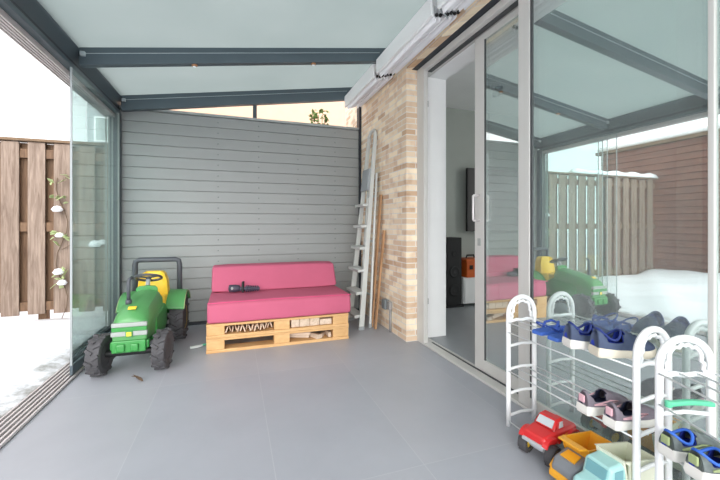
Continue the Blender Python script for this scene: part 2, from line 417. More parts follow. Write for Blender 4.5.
# ------------------------------------------------------------------ roof beams
def beam(y, label, dp=0.118):
    t = thing('roof_beam', label, 'beam', (0, y, 0), 0, 'roof beams')
    x0, x1 = -0.99, 1.385
    def z(x, d): return roof(x) - d
    MB().loft([[(x0,-0.03,z(x0,dp)),(x0,0.03,z(x0,dp)),(x0,0.03,z(x0,0.001)),(x0,-0.03,z(x0,0.001))],
               [(x1,-0.03,z(x1,dp)),(x1,0.03,z(x1,dp)),(x1,0.03,z(x1,0.001)),(x1,-0.03,z(x1,0.001))]]).build('beam_profile', 'anthracite', t, bevel=0.003)
    MB().tube([(-0.955,-0.034,z(-0.955,0.045)),(1.2,-0.034,z(1.2,0.045))], 0.0022, 6).build('tension_cable', 'cable', t)
    MB().box((-0.965,-0.042,z(-0.965,0.05)), (0.03,0.022,0.03)).build('cable_fitting', 'cable', t, bevel=0.004)
    return t
b0 = beam(2.95, 'nearest anthracite roof beam in view, with two small round spotlights')
for x in (-0.28, 0.62):
    sp = MB().lathe([(0.0,-0.012),(0.014,-0.012),(0.02,-0.008),(0.021,0.002)], (x, 0.0, roof(x)-0.119), 'z', 16).build('spotlight', 'copper', b0, smooth=True)
    MB().lathe([(0.0,-0.0145),(0.012,-0.0135),(0.012,-0.010)], (x, 0.0, roof(x)-0.119), 'z', 12).build('lens', 'white', sp)
beam(3.905, 'farthest anthracite roof beam, above the slat wall', 0.14)
beam(1.95, 'anthracite roof beam overhead, mirrored in the large window')
beam(0.95, 'anthracite roof beam above the viewer, just past the mirrored one')
beam(-0.05, 'anthracite roof beam behind the viewer')
# wedge post
struct(MB().bx(0.185, 0.225, YB-0.01, YB+0.03, 2.126, roof(0.2)-0.135).build('trim_7', 'anthracite'), 'small grey post in the open wedge above the slat wall', 'post')

# ------------------------------------------------------------------ retracted pleated sunshades
def sunshade(y0, y1, label):
    t = thing('folding_sunshade', label, 'sunshade', (0, y0, 0), 0, 'folding sunshades')
    L = y1 - y0
    MB().bx(1.165, 1.187, 0, L, 2.315, 2.44).build('front_bar', 'white', t, bevel=0.005)
    pts = []; x = 1.192; n = 5
    for i in range(n):
        pts += [(x, 2.42), (x+0.004, 2.305+0.004*(i % 2)+0.3*(x-1.19)), (x+0.012, 2.285+0.006*(i % 3)+0.3*(x-1.19)), (x+0.021, 2.305+0.3*(x-1.19)), (x+0.024, 2.42)]
        x += 0.0375
    back = [(a, b+0.014 if b > 2.4 else b+0.02) for a, b in reversed(pts)]
    MB().prism(pts + back, 0.012, L-0.012, 'xz').build('cloth_pleats', 'fabricwhite', t)
    MB().bx(1.187, 1.384, 0.003, 0.011, 2.385, 2.44).build('end_cap', 'white', t)
    MB().bx(1.187, 1.384, L-0.011, L-0.003, 2.385, 2.44).build('end_cap', 'white', t)
    for i in range(7):
        MB().lathe([(0.004,-0.008),(0.011,-0.005),(0.011,0.005),(0.004,0.008)], (1.205+i*0.0265, -0.002, 2.325-0.006*(i % 2)+0.3*i*0.0265), 'y', 10).build('carrier', 'black', t, smooth=True)
    return t
sunshade(2.985, 3.868, 'far white pleated sunshade folded against the brick, next to the slat wall')
s2 = sunshade(1.985, 2.915, 'middle white pleated sunshade folded above the open sliding door')
MB().tube([(1.23,0.0,2.44),(1.20,-0.03,2.38),(1.22,-0.035,2.33),(1.27,-0.03,2.30)], 0.006, 8).build('pull_cord', 'alud', s2, smooth=True)
sunshade(0.985, 1.915, 'near white pleated sunshade folded above the large window')

# ------------------------------------------------------------------ sliding door assembly
HZ = 2.285
fr = MB()
fr.bx(1.49, 1.53, 2.655, 2.775, 0.0, 2.334)          # jamb
fr.bx(1.49, 1.60, YN, 2.655, HZ, 2.334); fr.bx(1.5301, 1.60, 2.655, 2.775, HZ, 2.334)              # head
fr_o = struct(fr.build('trim_8', 'frame', bevel=0.004), 'light grey jamb and head of the sliding door frame', 'door frame')
MB().bx(1.531, 1.552, 2.70, 2.756, 0.02, HZ).build('jamb_seal', 'framedark', fr_o)
MB().bx(1.525, 1.56, YN, 2.648, HZ-0.008, HZ-0.0005).build('head_seal', 'framedark', fr_o)
for zz in (0.33, 2.0): MB().bx(1.531, 1.55, 2.685, 2.70, zz, zz+0.05).build('buffer', 'black', fr_o)
sill = MB().bx(1.487, 1.60, YN, 2.655, 0.0, 0.018); sill.bx(1.5301, 1.60, 2.655, 2.756, 0.0, 0.018)
sill_o = struct(sill.build('trim_9', 'frame', bevel=0.003), 'light grey door sill strip along the house', 'sill')
MB().bx(1.555, 1.567, YN, 2.64, 0.0182, 0.022).build('sill_groove', 'framedark', sill_o)
# white lining of the opening
rv = MB(); rv.bx(1.5525, 1.77, 2.757, 2.775, 0.02, HZ); rv.bx(1.601, 1.77, YN, 2.775, HZ, HZ+0.03)
struct(rv.build('trim_10', 'white', bevel=0.003), 'white lining inside the door opening', 'lining')

# window_1: fixed glazing
w = thing('window_1', 'large fixed mirror-like glass pane behind the shoe racks', 'window', (1.49, 0, 0)); struct(w)
ff = MB()
ff.bx(0.0, 0.05, 1.520, 1.600, 0.019, HZ-0.009)
ff.bx(0.0, 0.05, 0.733, 0.752, 0.019, HZ-0.009)
ff.bx(0.0, 0.05, YN, YN+0.08, 0.019, HZ-0.009)
ff.bx(0.0, 0.05, YN+0.08, 0.733, 0.019, 0.075); ff.bx(0.0, 0.05, 0.752, 1.520, 0.019, 0.075)
ff.bx(0.0, 0.05, YN+0.08, 0.733, HZ-0.03, HZ-0.009); ff.bx(0.0, 0.05, 0.752, 1.520, HZ-0.03, HZ-0.009)
ff.build('window_frame', 'frame', w, bevel=0.003)
MB().bx(0.006, 0.02, 1.508, 1.5199, 0.075, HZ-0.03).build('glazing_seal', 'framedark', w)
MB().bx(0.012, 0.03, 0.753, 1.519, 0.076, HZ-0.031).build('glass_pane', 'g_big', w)
MB().bx(0.012, 0.03, YN+0.081, 0.732, 0.076, HZ-0.031).build('glass_pane', 'g_big', w)
# door_1: sliding leaf, pushed half open behind the fixed pane
d = thing('door_1', 'half open sliding glass door leaf with a long silver handle', 'door', (1.567, 0, 0)); struct(d)
df = MB()
df.bx(0, 0.03, 1.99, 2.085, 0.023, HZ-0.009); df.bx(0, 0.03, 0.82, 0.886, 0.023, HZ-0.009)
df.bx(0, 0.03, 0.886, 1.99, 0.023, 0.10); df.bx(0, 0.03, 0.886, 1.99, HZ-0.05, HZ-0.009)
df.build('door_frame', 'frame', d, bevel=0.003)
MB().bx(0.004, 0.012, 1.979, 1.9899, 0.10, HZ-0.05).build('glazing_seal', 'framedark', d)
MB().bx(0.008, 0.022, 0.887, 1.978, 0.101, HZ-0.051).build('glass_pane', 'g_door', d)
hd = MB().tube([(0.0,2.035,1.20),(-0.045,2.035,1.20),(-0.05,2.035,1.195),(-0.05,2.035,1.035),(-0.045,2.035,1.03),(0.0,2.035,1.03)], 0.008, 10).build('handle', 'track', d, smooth=True)
MB().tube([(0.03,2.035,1.20),(0.075,2.035,1.20),(0.08,2.035,1.195),(0.08,2.035,1.035),(0.075,2.035,1.03),(0.03,2.035,1.03)], 0.008, 10).build('handle', 'track', d, smooth=True)
MB().bx(-0.004, 0.0, 2.02, 2.05, 0.86, 0.91).build('lock', 'stripe', d)

# ------------------------------------------------------------------ room behind the door
struct(MB().bx(1.60, 6.0, 3.98, 4.08, 0.02, 2.5).build('wall_far', 'innerwall'), 'plain grey white wall inside the room', 'wall')
struct(MB().bx(6.0, 6.1, YN, 4.08, 0.02, 2.5).build('wall_side', 'innerwall'), 'side wall inside the room', 'wall')
struct(MB().bx(1.60, 6.0, YN-0.1, YN, 0.02, 2.5).build('wall_near', 'innerwall'), 'near wall inside the room', 'wall')
struct(MB().bx(1.60, 6.1, YN-0.1, 4.08, 2.5, 2.58).build('ceiling.001', 'white'), 'white ceiling of the room', 'ceiling')
struct(MB().bx(1.601, 1.77, 2.776, 3.98, 0.02, 2.5).build('wall_inner', 'white'), 'white inner face of the brick pier', 'wall')
struct(MB().bx(1.601, 1.77, YN, 2.776, HZ+0.031, 2.5).build('wall_inner.001', 'white'), 'white wall above the door inside the room', 'wall')

ct = MB(); n = 48
front = [(1.665+0.018*math.sin(k*PI/4), 0.735+0.145*k/n) for k in range(n+1)]
ct.prism(front + [(a+0.004, b) for a, b in reversed(front)], 0.04, 2.27, 'xy')
tag(ct.build('added_backing', 'added_backing', smooth=True), 'narrow dark grey pleated backing added behind the large window to darken its right edge', 'added_backing')  # pleated sheet added to darken a band of the window glass
sp = thing('floor_speaker', 'tall black floor speaker inside the room, left of the white cabinet', 'speaker', (2.48, 3.80, 0.02))
MB().bx(-0.10, 0.10, -0.12, 0.12, 0.02, 0.83).build('speaker_cabinet', 'black', sp, bevel=0.006)
MB().bx(-0.12, 0.12, -0.14, 0.14, 0.0, 0.02).build('plinth', 'black', sp)
for zz, r in ((0.2, 0.07), (0.42, 0.07), (0.64, 0.035)):
    MB().lathe([(0.0,-0.002),(r*0.4,-0.006),(r*0.8,0.0),(r,-0.008),(r,0.002)], (0, -0.122, zz), 'y', 20).build('driver_cone', 'black', sp, smooth=True)
cb = thing('media_cabinet', 'low white wall cabinet inside the room under the television', 'cabinet', (3.1, 3.82, 0.05))
MB().bx(-0.5, 0.5, -0.15, 0.15, 0.0, 0.31).build('cabinet_body', 'white', cb, bevel=0.004)
for k in range(2): MB().bx(-0.49+k*0.5, -0.01+k*0.5, -0.166, -0.151, 0.01, 0.30).build('cabinet_door', 'white', cb, bevel=0.003)
oc = thing('storage_crate', 'orange crate with black clips standing on the white cabinet', 'crate', (2.79, 3.80, 0.361))
MB().bx(-0.13, 0.13, -0.11, 0.11, 0.0, 0.23).build('crate_body', 'orange', oc, bevel=0.012)
MB().bx(-0.137, 0.137, -0.117, 0.117, 0.19, 0.222).build('rim', 'orange', oc, bevel=0.005)
for k in (-0.07, 0.07): MB().bx(k-0.02, k+0.02, -0.122, -0.111, 0.10, 0.15).build('clip', 'black', oc)
MB().tube([(-0.06,0,0.228),(-0.05,0,0.262),(0.05,0,0.262),(0.06,0,0.228)], 0.01, 8).build('handle', 'black', oc)
tv = thing('television', 'black flat television on the wall inside the room', 'television', (3.405, 3.90, 1.32))
MB().bx(-0.6, 0.6, -0.02, 0.02, -0.40, 0.41).build('screen', 'blackg', tv, bevel=0.006)
MB().bx(-0.2, 0.2, 0.02, 0.079, -0.15, 0.15).build('wall_bracket', 'black', tv)
pl = thing('ceiling_spotlight', 'small black spotlight on the ceiling of the room', 'spotlight', (2.72, 3.2, 2.499))
MB().cyl((0,0,0), (0,0,-0.02), 0.04, 0.04, 16).build('base', 'black', pl)
MB().tube([(0,0,-0.02),(0.0,0,-0.05)], 0.008, 8).build('stem', 'black', pl)
MB().cyl((0.04,0,-0.05), (-0.06,0,-0.085), 0.02, 0.034, 16).build('lamp_head', 'black', pl, smooth=True)

# ------------------------------------------------------------------ stacked sliding glass panels, left
def glass_panel(x, y0, y1, label):
    t = thing('sliding_glass_panel', label, 'glass panel', (x, y0, 0.006), 0, 'sliding glass panels')
    L = y1 - y0
    MB().bx(-0.005, 0.005, 0.004, L, 0.078, 2.022).build('glass_sheet', 'g_side', t)
    MB().bx(-0.009, 0.009, 0.0, L, 0.014, 0.078).build('bottom_rail', 'anthracite', t, bevel=0.003)
    MB().bx(-0.006, 0.006, L, L+0.008, 0.078, 2.022).build('edge_strip', 'stripe', t)
    MB().bx(-0.006, 0.006, 0.0, 0.004, 0.078, 2.022).build('edge_seal', 'alud', t)
    return t
glass_panel(-1.104, 3.12, 3.86, 'outermost sheet of the stacked sliding glass panels, next to the snow')
glass_panel(-1.079, 3.05, 3.85, 'second sheet from the snow in the stack of sliding glass panels')
glass_panel(-1.053, 2.975, 3.85, 'third sheet from the snow in the stack of sliding glass panels')
glass_panel(-1.002, 2.83, 3.84, 'innermost sheet of the stacked glass panels, beside the green tractor')

# ------------------------------------------------------------------ garden
sn = MB(); nx, ny = 70, 110; rows = []
rnd = random.Random(3)
ph = [(rnd.uniform(0.6, 5), rnd.uniform(0.6, 5), rnd.uniform(0, 6), rnd.uniform(0, 6)) for _ in range(14)]
def snow_h(x, y):
    d = -1.125 - x
    h = 0.015 + 0.13*(1-math.exp(-d*1.6)) + 0.05*max(0, d-1.2)
    w = sum(math.sin(a*x+c)*math.sin(b*y+e)/(a+b) for a, b, c, e in ph)
    h += 0.05*w*min(1, d*2.0)
    h += 0.02*math.sin(9*x+3*y)*math.sin(7*y-2*x)*min(1, d*4)
    if y > 3.2: h += -0.05*(y-3.2)*min(1, d)
    return max(h, -0.1)
for i in range(nx+1):
    x = -1.125 - (3.3)*((i/nx)**1.5)
    rows.append([(x, -4 + 8.45*j/ny, snow_h(x, -4+8.45*j/ny)) for j in range(ny+1)])
vs = [v for r_ in rows for v in r_]
fs = [(i*(ny+1)+j, i*(ny+1)+j+1, (i+1)*(ny+1)+j+1, (i+1)*(ny+1)+j) for i in range(nx) for j in range(ny)]
# skirt down to the ground at the veranda side and far edges so that it is a solid bank
def skirt(idx):
    o = len(vs); vs.extend([(vs[i][0], vs[i][1], -0.2) for i in idx])
    for k in range(len(idx)-1): fs.append((idx[k], idx[k+1], o+k+1, o+k))
skirt([j for j in range(ny+1)]); skirt([nx*(ny+1)+j for j in range(ny+1)])
skirt([i*(ny+1) for i in range(nx+1)]); skirt([i*(ny+1)+ny for i in range(nx+1)])
so = sn.add(vs, fs).build('snow_cover', 'shaded_slush', smooth=True)
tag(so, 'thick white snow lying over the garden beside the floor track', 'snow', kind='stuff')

# hit and miss fence along y = 4.5
fe = thing('fence', 'weathered grey brown plank fence across the end of the snowy garden', 'fence', (0, 4.5, 0))
fb = MB(); bb = MB(); x = -4.293; k = 0
while x < -0.75:
    wd = 0.14 + rnd.uniform(-0.004, 0.004)
    dz = rnd.uniform(-0.01, 0.01)
    fb.box((x+wd/2, rnd.uniform(-0.003,0.003), 0.965+dz), (wd, 0.018, 1.73), (0, rnd.uniform(-0.004,0.004), 0))
    bb.box((x+wd+0.042, 0.066, 0.98), (0.15, 0.018, 1.70))
    x += 0.213
fb.build('front_boards', 'fence', fe, bevel=0.002, seg=1); bb.build('back_boards', 'fenceback', fe)
rl = MB()
for zz in (0.18, 0.98, 1.72): rl.bx(-4.38, -0.72, 0.0098, 0.0565, zz-0.045, zz+0.045)
rl.build('rails', 'fenceback', fe)
MB().bx(-4.38, -0.7, -0.03, 0.09, 1.838, 1.864).build('cap_board', 'fencecap', fe)
for xx in (-3.2, -1.9, -0.74): MB().bx(xx, xx+0.07, 0.078, 0.15, -0.2, 1.837).build('post', 'fenceback', fe)
sc2 = MB()
cp = [(-4.38+3.6*i/30, 0.03+0.018*math.sin(i*1.7)) for i in range(31)]
sc2.loft([[(a, -0.045, 1.865), (a, -0.02, 1.90+b*0.5), (a, 0.03, 1.92+b), (a, 0.08, 1.90+b*0.5), (a, 0.1, 1.865)] for a, b in cp[:18]])
tag(sc2.build('fence_snow', 'snow', smooth=True, loc=(0, 4.5, 0)), 'rounded ridge of snow on top of the plank fence', 'snow', kind='stuff')

# brown clad shed on the far side of the garden
sh = thing('shed', 'brown horizontally clad shed across the garden, mirrored in the window', 'shed', (-4.46, 3.0, 0))
pr = []; n = 22
for i in range(n):
    z0 = -0.1 + i*0.118; pr += [(-0.004, z0), (0.022, z0+0.004), (0.006, z0+0.112), (-0.004, z0+0.114)]
MB().prism(pr + [(-0.05, -0.1+n*0.118), (-0.05, -0.1)], -2.4, 2.6, 'xz').build('cladding', 'brownboard', sh)
MB().bx(-1.5, -0.05, -2.4, 2.6, -0.1, 2.48).build('shed_body', 'brownboard', sh)
MB().bx(-1.6, 0.06, -2.5, 2.7, 2.5, 2.56).build('roof_edge', 'fencecap', sh)
MB().bx(-1.6, 0.05, -2.48, 2.68, 2.561, 2.66).build('roof_snow', 'snow', sh, bevel=0.04, seg=3)

# climbing plant with snow on the fence
cl = thing('climbing_plant', 'thin climber with pale leaves and clumps of snow on the plank fence', 'plant', (-1.66, 4.47, 0.05))
st = MB(); st.tube([(0.05*math.sin(i*0.9), 0.0, i*0.11) for i in range(14)], 0.0035, 6); st.tube([(0.0,0,0.7),(0.16,-0.01,0.8),(0.35,-0.01,0.72)], 0.003, 6)
st.build('stem', 'stem', cl)
def leafs(mb, c, n, s, r):
    for _ in range(n):
        q = Vector(c) + Vector((r.uniform(-1,1)*s*1.6, r.uniform(-0.5,0.2)*s, r.uniform(-1,1)*s*1.2))
        e = Euler((r.uniform(-1,1), r.uniform(-1,1), r.uniform(0,6))).to_matrix(); l = r.uniform(0.025, 0.05)
        pts = [e @ Vector(v)*l + q for v in [(-1,0,0),(0,0.55,0.12),(1,0,0),(0,-0.55,0.12)]]
        pts2 = [p_ + e @ Vector((0,0,0.002)) for p_ in pts]
        mb.add(pts + pts2, [(0,1,2,3),(7,6,5,4),(0,4,5,1),(1,5,6,2),(2,6,7,3),(3,7,4,0)])
lf = MB(); r2 = random.Random(5)
for z_ in (0.38, 0.45, 0.80, 0.82, 1.2, 1.4): leafs(lf, (0, -0.03, z_), 5, 0.05, r2)
lf.build('leaves', 'leafd', cl)
cs = MB()
for (x_, z_, s_) in ((-0.01,0.47,0.05),(0.02,0.36,0.045),(0.0,0.84,0.04),(0.3,0.74,0.06),(0.36,0.76,0.045),(-0.02,1.1,0.05)):
    cs.lathe([(0.0,s_*0.9),(s_*0.6,s_*0.7),(s_,0.1*s_),(s_*0.7,-0.3*s_),(0.0,-0.35*s_)], (x_, -0.05, z_), 'z', 12)
cs.build('snow_clumps', 'snow', cl, smooth=True)

# neighbours
ho = thing('house', 'pale peach rendered neighbour house showing above the slat wall', 'house', (0.6, 7.5, -0.1))
MB().bx(-2.6, 7.0, 0, 4, 0, 5.2).build('house_wall', 'peach', ho)
for i in range(2):
    wf = MB().bx(-1.6+i*2.6, -0.5+i*2.6, -0.04, 0.0, 0.9, 2.1).build('window', 'white', ho)
    MB().bx(-1.52+i*2.6, -0.58+i*2.6, -0.05, -0.041, 0.98, 2.02).build('pane', 'g_house', wf)
MB().prism([(-0.4, 5.2), (2.0, 6.6), (4.4, 5.2)], -2.8, 7.2, 'yz').build('house_roof', 'fencecap', ho)
bu = thing('apartment_building', 'distant grey building with a grid of windows seen through the glass panels', 'building', (-4.6, 22.0, -0.1))
MB().bx(-2.5, 2.6, 0, 8, 0, 9.5).build('building_wall', 'facade', bu)
for i in range(4):
    for j in range(4):
        wf = MB().bx(-2.2+i*1.2, -1.3+i*1.2, -0.05, 0.0, 1.6+j*1.9, 2.9+j*1.9).build('window', 'white', bu)
        MB().bx(-2.12+i*1.2, -1.38+i*1.2, -0.06, -0.051, 1.68+j*1.9, 2.82+j*1.9).build('pane', 'g_house', wf)
sb = thing('shrub', 'leafy shrub top poking above the slat wall', 'shrub', (1.02, 4.6, -0.1))
st = MB(); lf = MB(); r3 = random.Random(11)
for k in range(7):
    a = r3.uniform(-0.12, 0.14); st.tube([(0,0,0),(a*0.4,0.02,1.2),(a,0.0,2.3+r3.uniform(0,0.25))], [0.012,0.008,0.004], 6)
    for q in range(4): leafs(lf, (a*(0.7+q*0.1), 0, 2.2+q*0.11), 4, 0.05, r3)
st.build('stems', 'stem', sb); lf.build('leaves', 'leaf', sb)

# ------------------------------------------------------------------ pallet sofa
def pallet(z, label):
    t = thing('pallet', label, 'pallet', (0.372, 3.40, z), 0, 'sofa pallets')
    W, D = 1.156, 0.76
    xs = [(-0.578, -0.442), (-0.064, 0.066), (0.435, 0.578)]
    for yy in (-0.38, -0.06, 0.26):
        b = MB().bx(-W/2, W/2, yy, yy+0.12, 0.0, 0.025); b.build('bottom_board', 'pallet', t, bevel=0.002, seg=1)
    for x0, x1 in xs:
        for yy in (-0.375, -0.055, 0.265):
            MB().bx(x0+0.002, x1-0.002, yy, yy+0.11, 0.025, 0.094).build('block', 'palletblock', t, bevel=0.002, seg=1)
    for k in range(6):
        y = -0.38 + k*(D-0.1)/5; MB().bx(-W/2, W/2, y, y+0.1, 0.0945, 0.1125).build('deck_board', 'pallet', t, bevel=0.002, seg=1)
    return t
pallet(0.0, 'lower pine pallet of the pink sofa, standing on the floor')
pallet(0.1128, 'upper pine pallet of the pink sofa, right under the mattress')
def soft(name, rings, m, label, cat):
    o = MB().loft(rings).build(name, m, bevel=0.03, seg=4); return tag(o, label, cat)
seat = MB()
rg = []
for i in range(13):
    x = -0.2 + 1.17*i/12
    w1 = 0.006*math.sin(i*1.9); e = 0.01 if i in (0, 12) else 0
    rg.append([(x, 3.012+w1+e, 0.228), (x, 3.004+w1+e, 0.30), (x, 3.015+e, 0.385-e), (x, 3.06, 0.402+0.004*math.sin(i*1.3)-e), (x, 3.4, 0.402-e), (x, 3.8, 0.398-e), (x, 3.82-e, 0.30), (x, 3.81, 0.228)])
seat.loft(rg)
so = seat.build('mattress', 'pink', bevel=0.02, seg=3)
tag(so, 'thick pink mattress lying flat on the two pallets', 'mattress')
MB().tube([(-0.197,3.006,0.392),(0.3,3.008,0.398),(0.965,3.006,0.392)], 0.004, 6).build('piping', 'pinkd', so)
bc = MB(); rg = []
for i in range(9):
    x = -0.19 + 1.14*i/8; e = 0.006 if i in (0, 8) else 0
    rg.append([(x, 3.40+e, 0.404+e), (x, 3.47+e, 0.53), (x, 3.53, 0.62-e), (x, 3.66, 0.63-e), (x, 3.75-e, 0.52), (x, 3.76-e, 0.404)])
tag(bc.loft(rg).build('back_cushion', 'pink', bevel=0.018, seg=3), 'long pink wedge cushion leaning as backrest on the mattress', 'cushion')

ty = thing('toy', 'small dark violet grey ribbed toy lying on the pink mattress', 'toy', (0.075, 3.34, 0.404), R(-8)); ty.scale = (1.12, 1.3, 1.3); ty.location.z = 0.409
MB().loft([[(x, 0.026*s*math.cos(a), 0.026+0.026*s*math.sin(a)) for a in [2*PI*k/10 for k in range(10)]] for x, s in ((-0.11,0.5),(-0.105,0.95),(-0.06,1.0),(-0.03,0.8),(-0.025,0.6))]).build('body', 'darktoy', ty, smooth=True)
rb = MB()
for k in range(6): rb.cyl((0.02+k*0.017,0,0.022), (0.032+k*0.017,0,0.022), 0.025-0.0008*k, 0.020-0.0008*k, 12)
rb.cyl((-0.03,0,0.022),(0.125,0,0.02),0.014,0.010,10)
rb.build('ribbed_tail', 'darktoy', ty)
MB().box((-0.002,0,0.035), (0.016,0.05,0.07)).build('fin', 'black', ty, bevel=0.004)
MB().lathe([(0,-0.003),(0.008,-0.002),(0.01,0.002)], (-0.08,-0.026,0.03), 'y', 10).build('lens', 'stripe', ty)  # pale disc, no real lens: paints the white highlight on the body

# wood in the pallets
r4 = random.Random(21)
def stick(name, c, size, rot, m, label, cat, group):
    wd, L, h = size
    o = MB(); pts = [(-wd/2,-h/2),(wd/2,-h/2),(wd/2*r4.uniform(0.5,1),h/2),(-wd/2*r4.uniform(0.3,1),h/2*r4.uniform(0.6,1))]
    o.loft([[(a, -L/2, b) for a, b in pts], [(a*0.95, L/2, b*0.95) for a, b in pts]])
    ob = o.build(name, m, bevel=0.001, seg=1); ob.location = c; ob.rotation_euler = rot
    return tag(ob, label, cat, group)
x = -0.055
for k in range(17):
    a = (0.32, -0.32, 0.1, -0.3, 0.25)[k % 5]
    stick('kindling_stick', (x, 3.15+r4.uniform(-0.03,0.03), 0.172+r4.uniform(0,0.006)), (0.010, 0.22, 0.048), (r4.uniform(-0.03,0.03), a, 0), 'kindling',
          'thin split kindling stick packed in the upper left gap of the pallets', 'firewood', 'kindling in the upper left gap')
    x += 0.0215
for k, (x0, x1, h, lb) in enumerate(((0.452, 0.517, 0.066, 'leftmost'), (0.520, 0.607, 0.066, 'second from the left'), (0.610, 0.693, 0.064, 'third from the left'), (0.698, 0.80, 0.05, 'rightmost, lower'))):
    o = MB().bx(x0, x1, 3.04, 3.30, 0.139, 0.139+h).build('firewood_block', 'palewood', bevel=0.003, seg=1)
    tag(o, lb + ' of the pale wood blocks in the upper right pallet gap', 'firewood', 'blocks in the upper right gap')
for k, (c, s, rz, ry, lb) in enumerate((((0.52,3.13,0.043),(0.04,0.20,0.03),1.2,0.0,'long split stick lying sideways'), ((0.53,3.085,0.072),(0.034,0.18,0.022),1.35,0.0,'flat slat resting slantwise on a lower stick'),
                                ((0.655,3.10,0.043),(0.05,0.16,0.034),0.45,0.0,'wide pale piece with its end facing out'), ((0.725,3.085,0.043),(0.03,0.10,0.03),-0.5,0.0,'short angled piece'), ((0.779,3.14,0.048),(0.028,0.2,0.042),0.05,0.0,'narrow upright piece next to the right block'))):
    stick('firewood_stick', c, s, (0, ry, rz), 'palewood', lb + ' in the lower right gap of the pallets', 'firewood', 'sticks in the lower right gap')

# ------------------------------------------------------------------ ladder, boards, outlet
ld = thing('step_ladder', 'folded aluminium step ladder leaning on the brick wall', 'ladder', (1.16, 3.41, 0))
def lp(t, side):   # rail centre line, t 0..1, side -1 near .. 1 far
    hw = 0.178*(1-t) + 0.085*t
    return Vector((-0.02 + 0.215*t, 0.07*t + side*hw, 1.97*t))
for sgn in (-1, 1):
    a, b = lp(0.012, sgn), lp(0.985, sgn)
    MB().loft([[a+Vector(q) for q in ((-0.026,-0.011,0),(0.026,-0.011,0),(0.026,0.011,0),(-0.026,0.011,0))],
               [b+Vector(q) for q in ((-0.018,-0.009,0),(0.018,-0.009,0),(0.018,0.009,0),(-0.018,0.009,0))]]).build('rail', 'alu', ld, bevel=0.003)
    MB().box(lp(0.008, sgn)+Vector((0,0,0.002)), (0.062, 0.03, 0.034)).build('rubber_foot', 'alud', ld, bevel=0.004)
tp = [lp(0.97,-1), lp(0.99,-0.9), lp(1.0,-0.6), lp(1.003,0), lp(1.0,0.6), lp(0.99,0.9), lp(0.97,1)]
MB().tube(tp, 0.016, 10).build('top_hoop', 'alu', ld, smooth=True)
for zz in (0.13, 0.345, 0.56, 0.775, 0.99, 1.2):
    t = zz/1.97; a, b = lp(t,-1), lp(t,1)
    MB().box((a+b)/2+Vector((-0.03,0,0)), (0.095, (b-a).length+0.006, 0.026), (0,R(-6),0)).build('step', 'alu', ld, bevel=0.003)
a, b = lp(0.74,-0.9), lp(0.74,0.9)
MB().box((a+b)/2+Vector((-0.024,0,0)), (0.03, (b-a).length, 0.22), (0,R(6),0)).build('platform', 'alud', ld, bevel=0.005)
for sgn in (-1, 1):
    a = Vector((0.085, sgn*0.15+0.01, 0.012)); b = Vector((0.19, sgn*0.11+0.06, 1.52))
    MB().tube([a, b], [0.014, 0.012], 8).build('support_leg', 'alu', ld)
    MB().cyl(a+Vector((-0.001,0,-0.011)), a+Vector((0.004,0,0.03)), 0.018, 0.017, 10).build('rubber_foot', 'alud', ld)
for t in (0.2, 0.55, 0.85):
    a = Vector((0.085,-0.14,0.012)).lerp(Vector((0.19,-0.05,1.52)), t); b = Vector((0.085,0.16,0.012)).lerp(Vector((0.19,0.17,1.52)), t)
    MB().tube([a, b], 0.009, 8).build('brace', 'alu', ld)
def leanboard(y, x0, L, wd, th, m, label):
    o = MB().bx(-th/2, th/2, -wd/2, wd/2, 0, L).build('wooden_board', m, bevel=0.002, seg=1)
    ang = math.asin((XB-0.004-th - x0)/L)
    o.location = (x0, y, 0.003+th/2*math.sin(ang)); o.rotation_euler = (0, ang, 0)
    return tag(o, label, 'board', 'boards behind the ladder')
leanboard(3.30, 1.272, 1.30, 0.05, 0.016, 'board', 'taller narrow wooden board leaning behind the ladder')
leanboard(3.21, 1.275, 0.95, 0.035, 0.018, 'board', 'shorter wooden batten leaning behind the ladder, nearer the outlet')

ou = thing('power_outlet', 'grey outdoor power outlet low on the brick wall with a pipe to the floor', 'outlet', (XB, 3.135, 0.20))
MB().bx(-0.05, 0.0, -0.005, 0.075, 0.0, 0.09).build('outlet_cover', 'socket', ou, bevel=0.006)
MB().bx(-0.035, 0.0, -0.075, -0.008, 0.01, 0.085).build('junction_box', 'conduit', ou, bevel=0.006)
MB().cyl((-0.014,-0.055,-0.2),(-0.014,-0.055,0.01),0.012,0.012,12).build('conduit_pipe', 'conduit', ou, smooth=True)

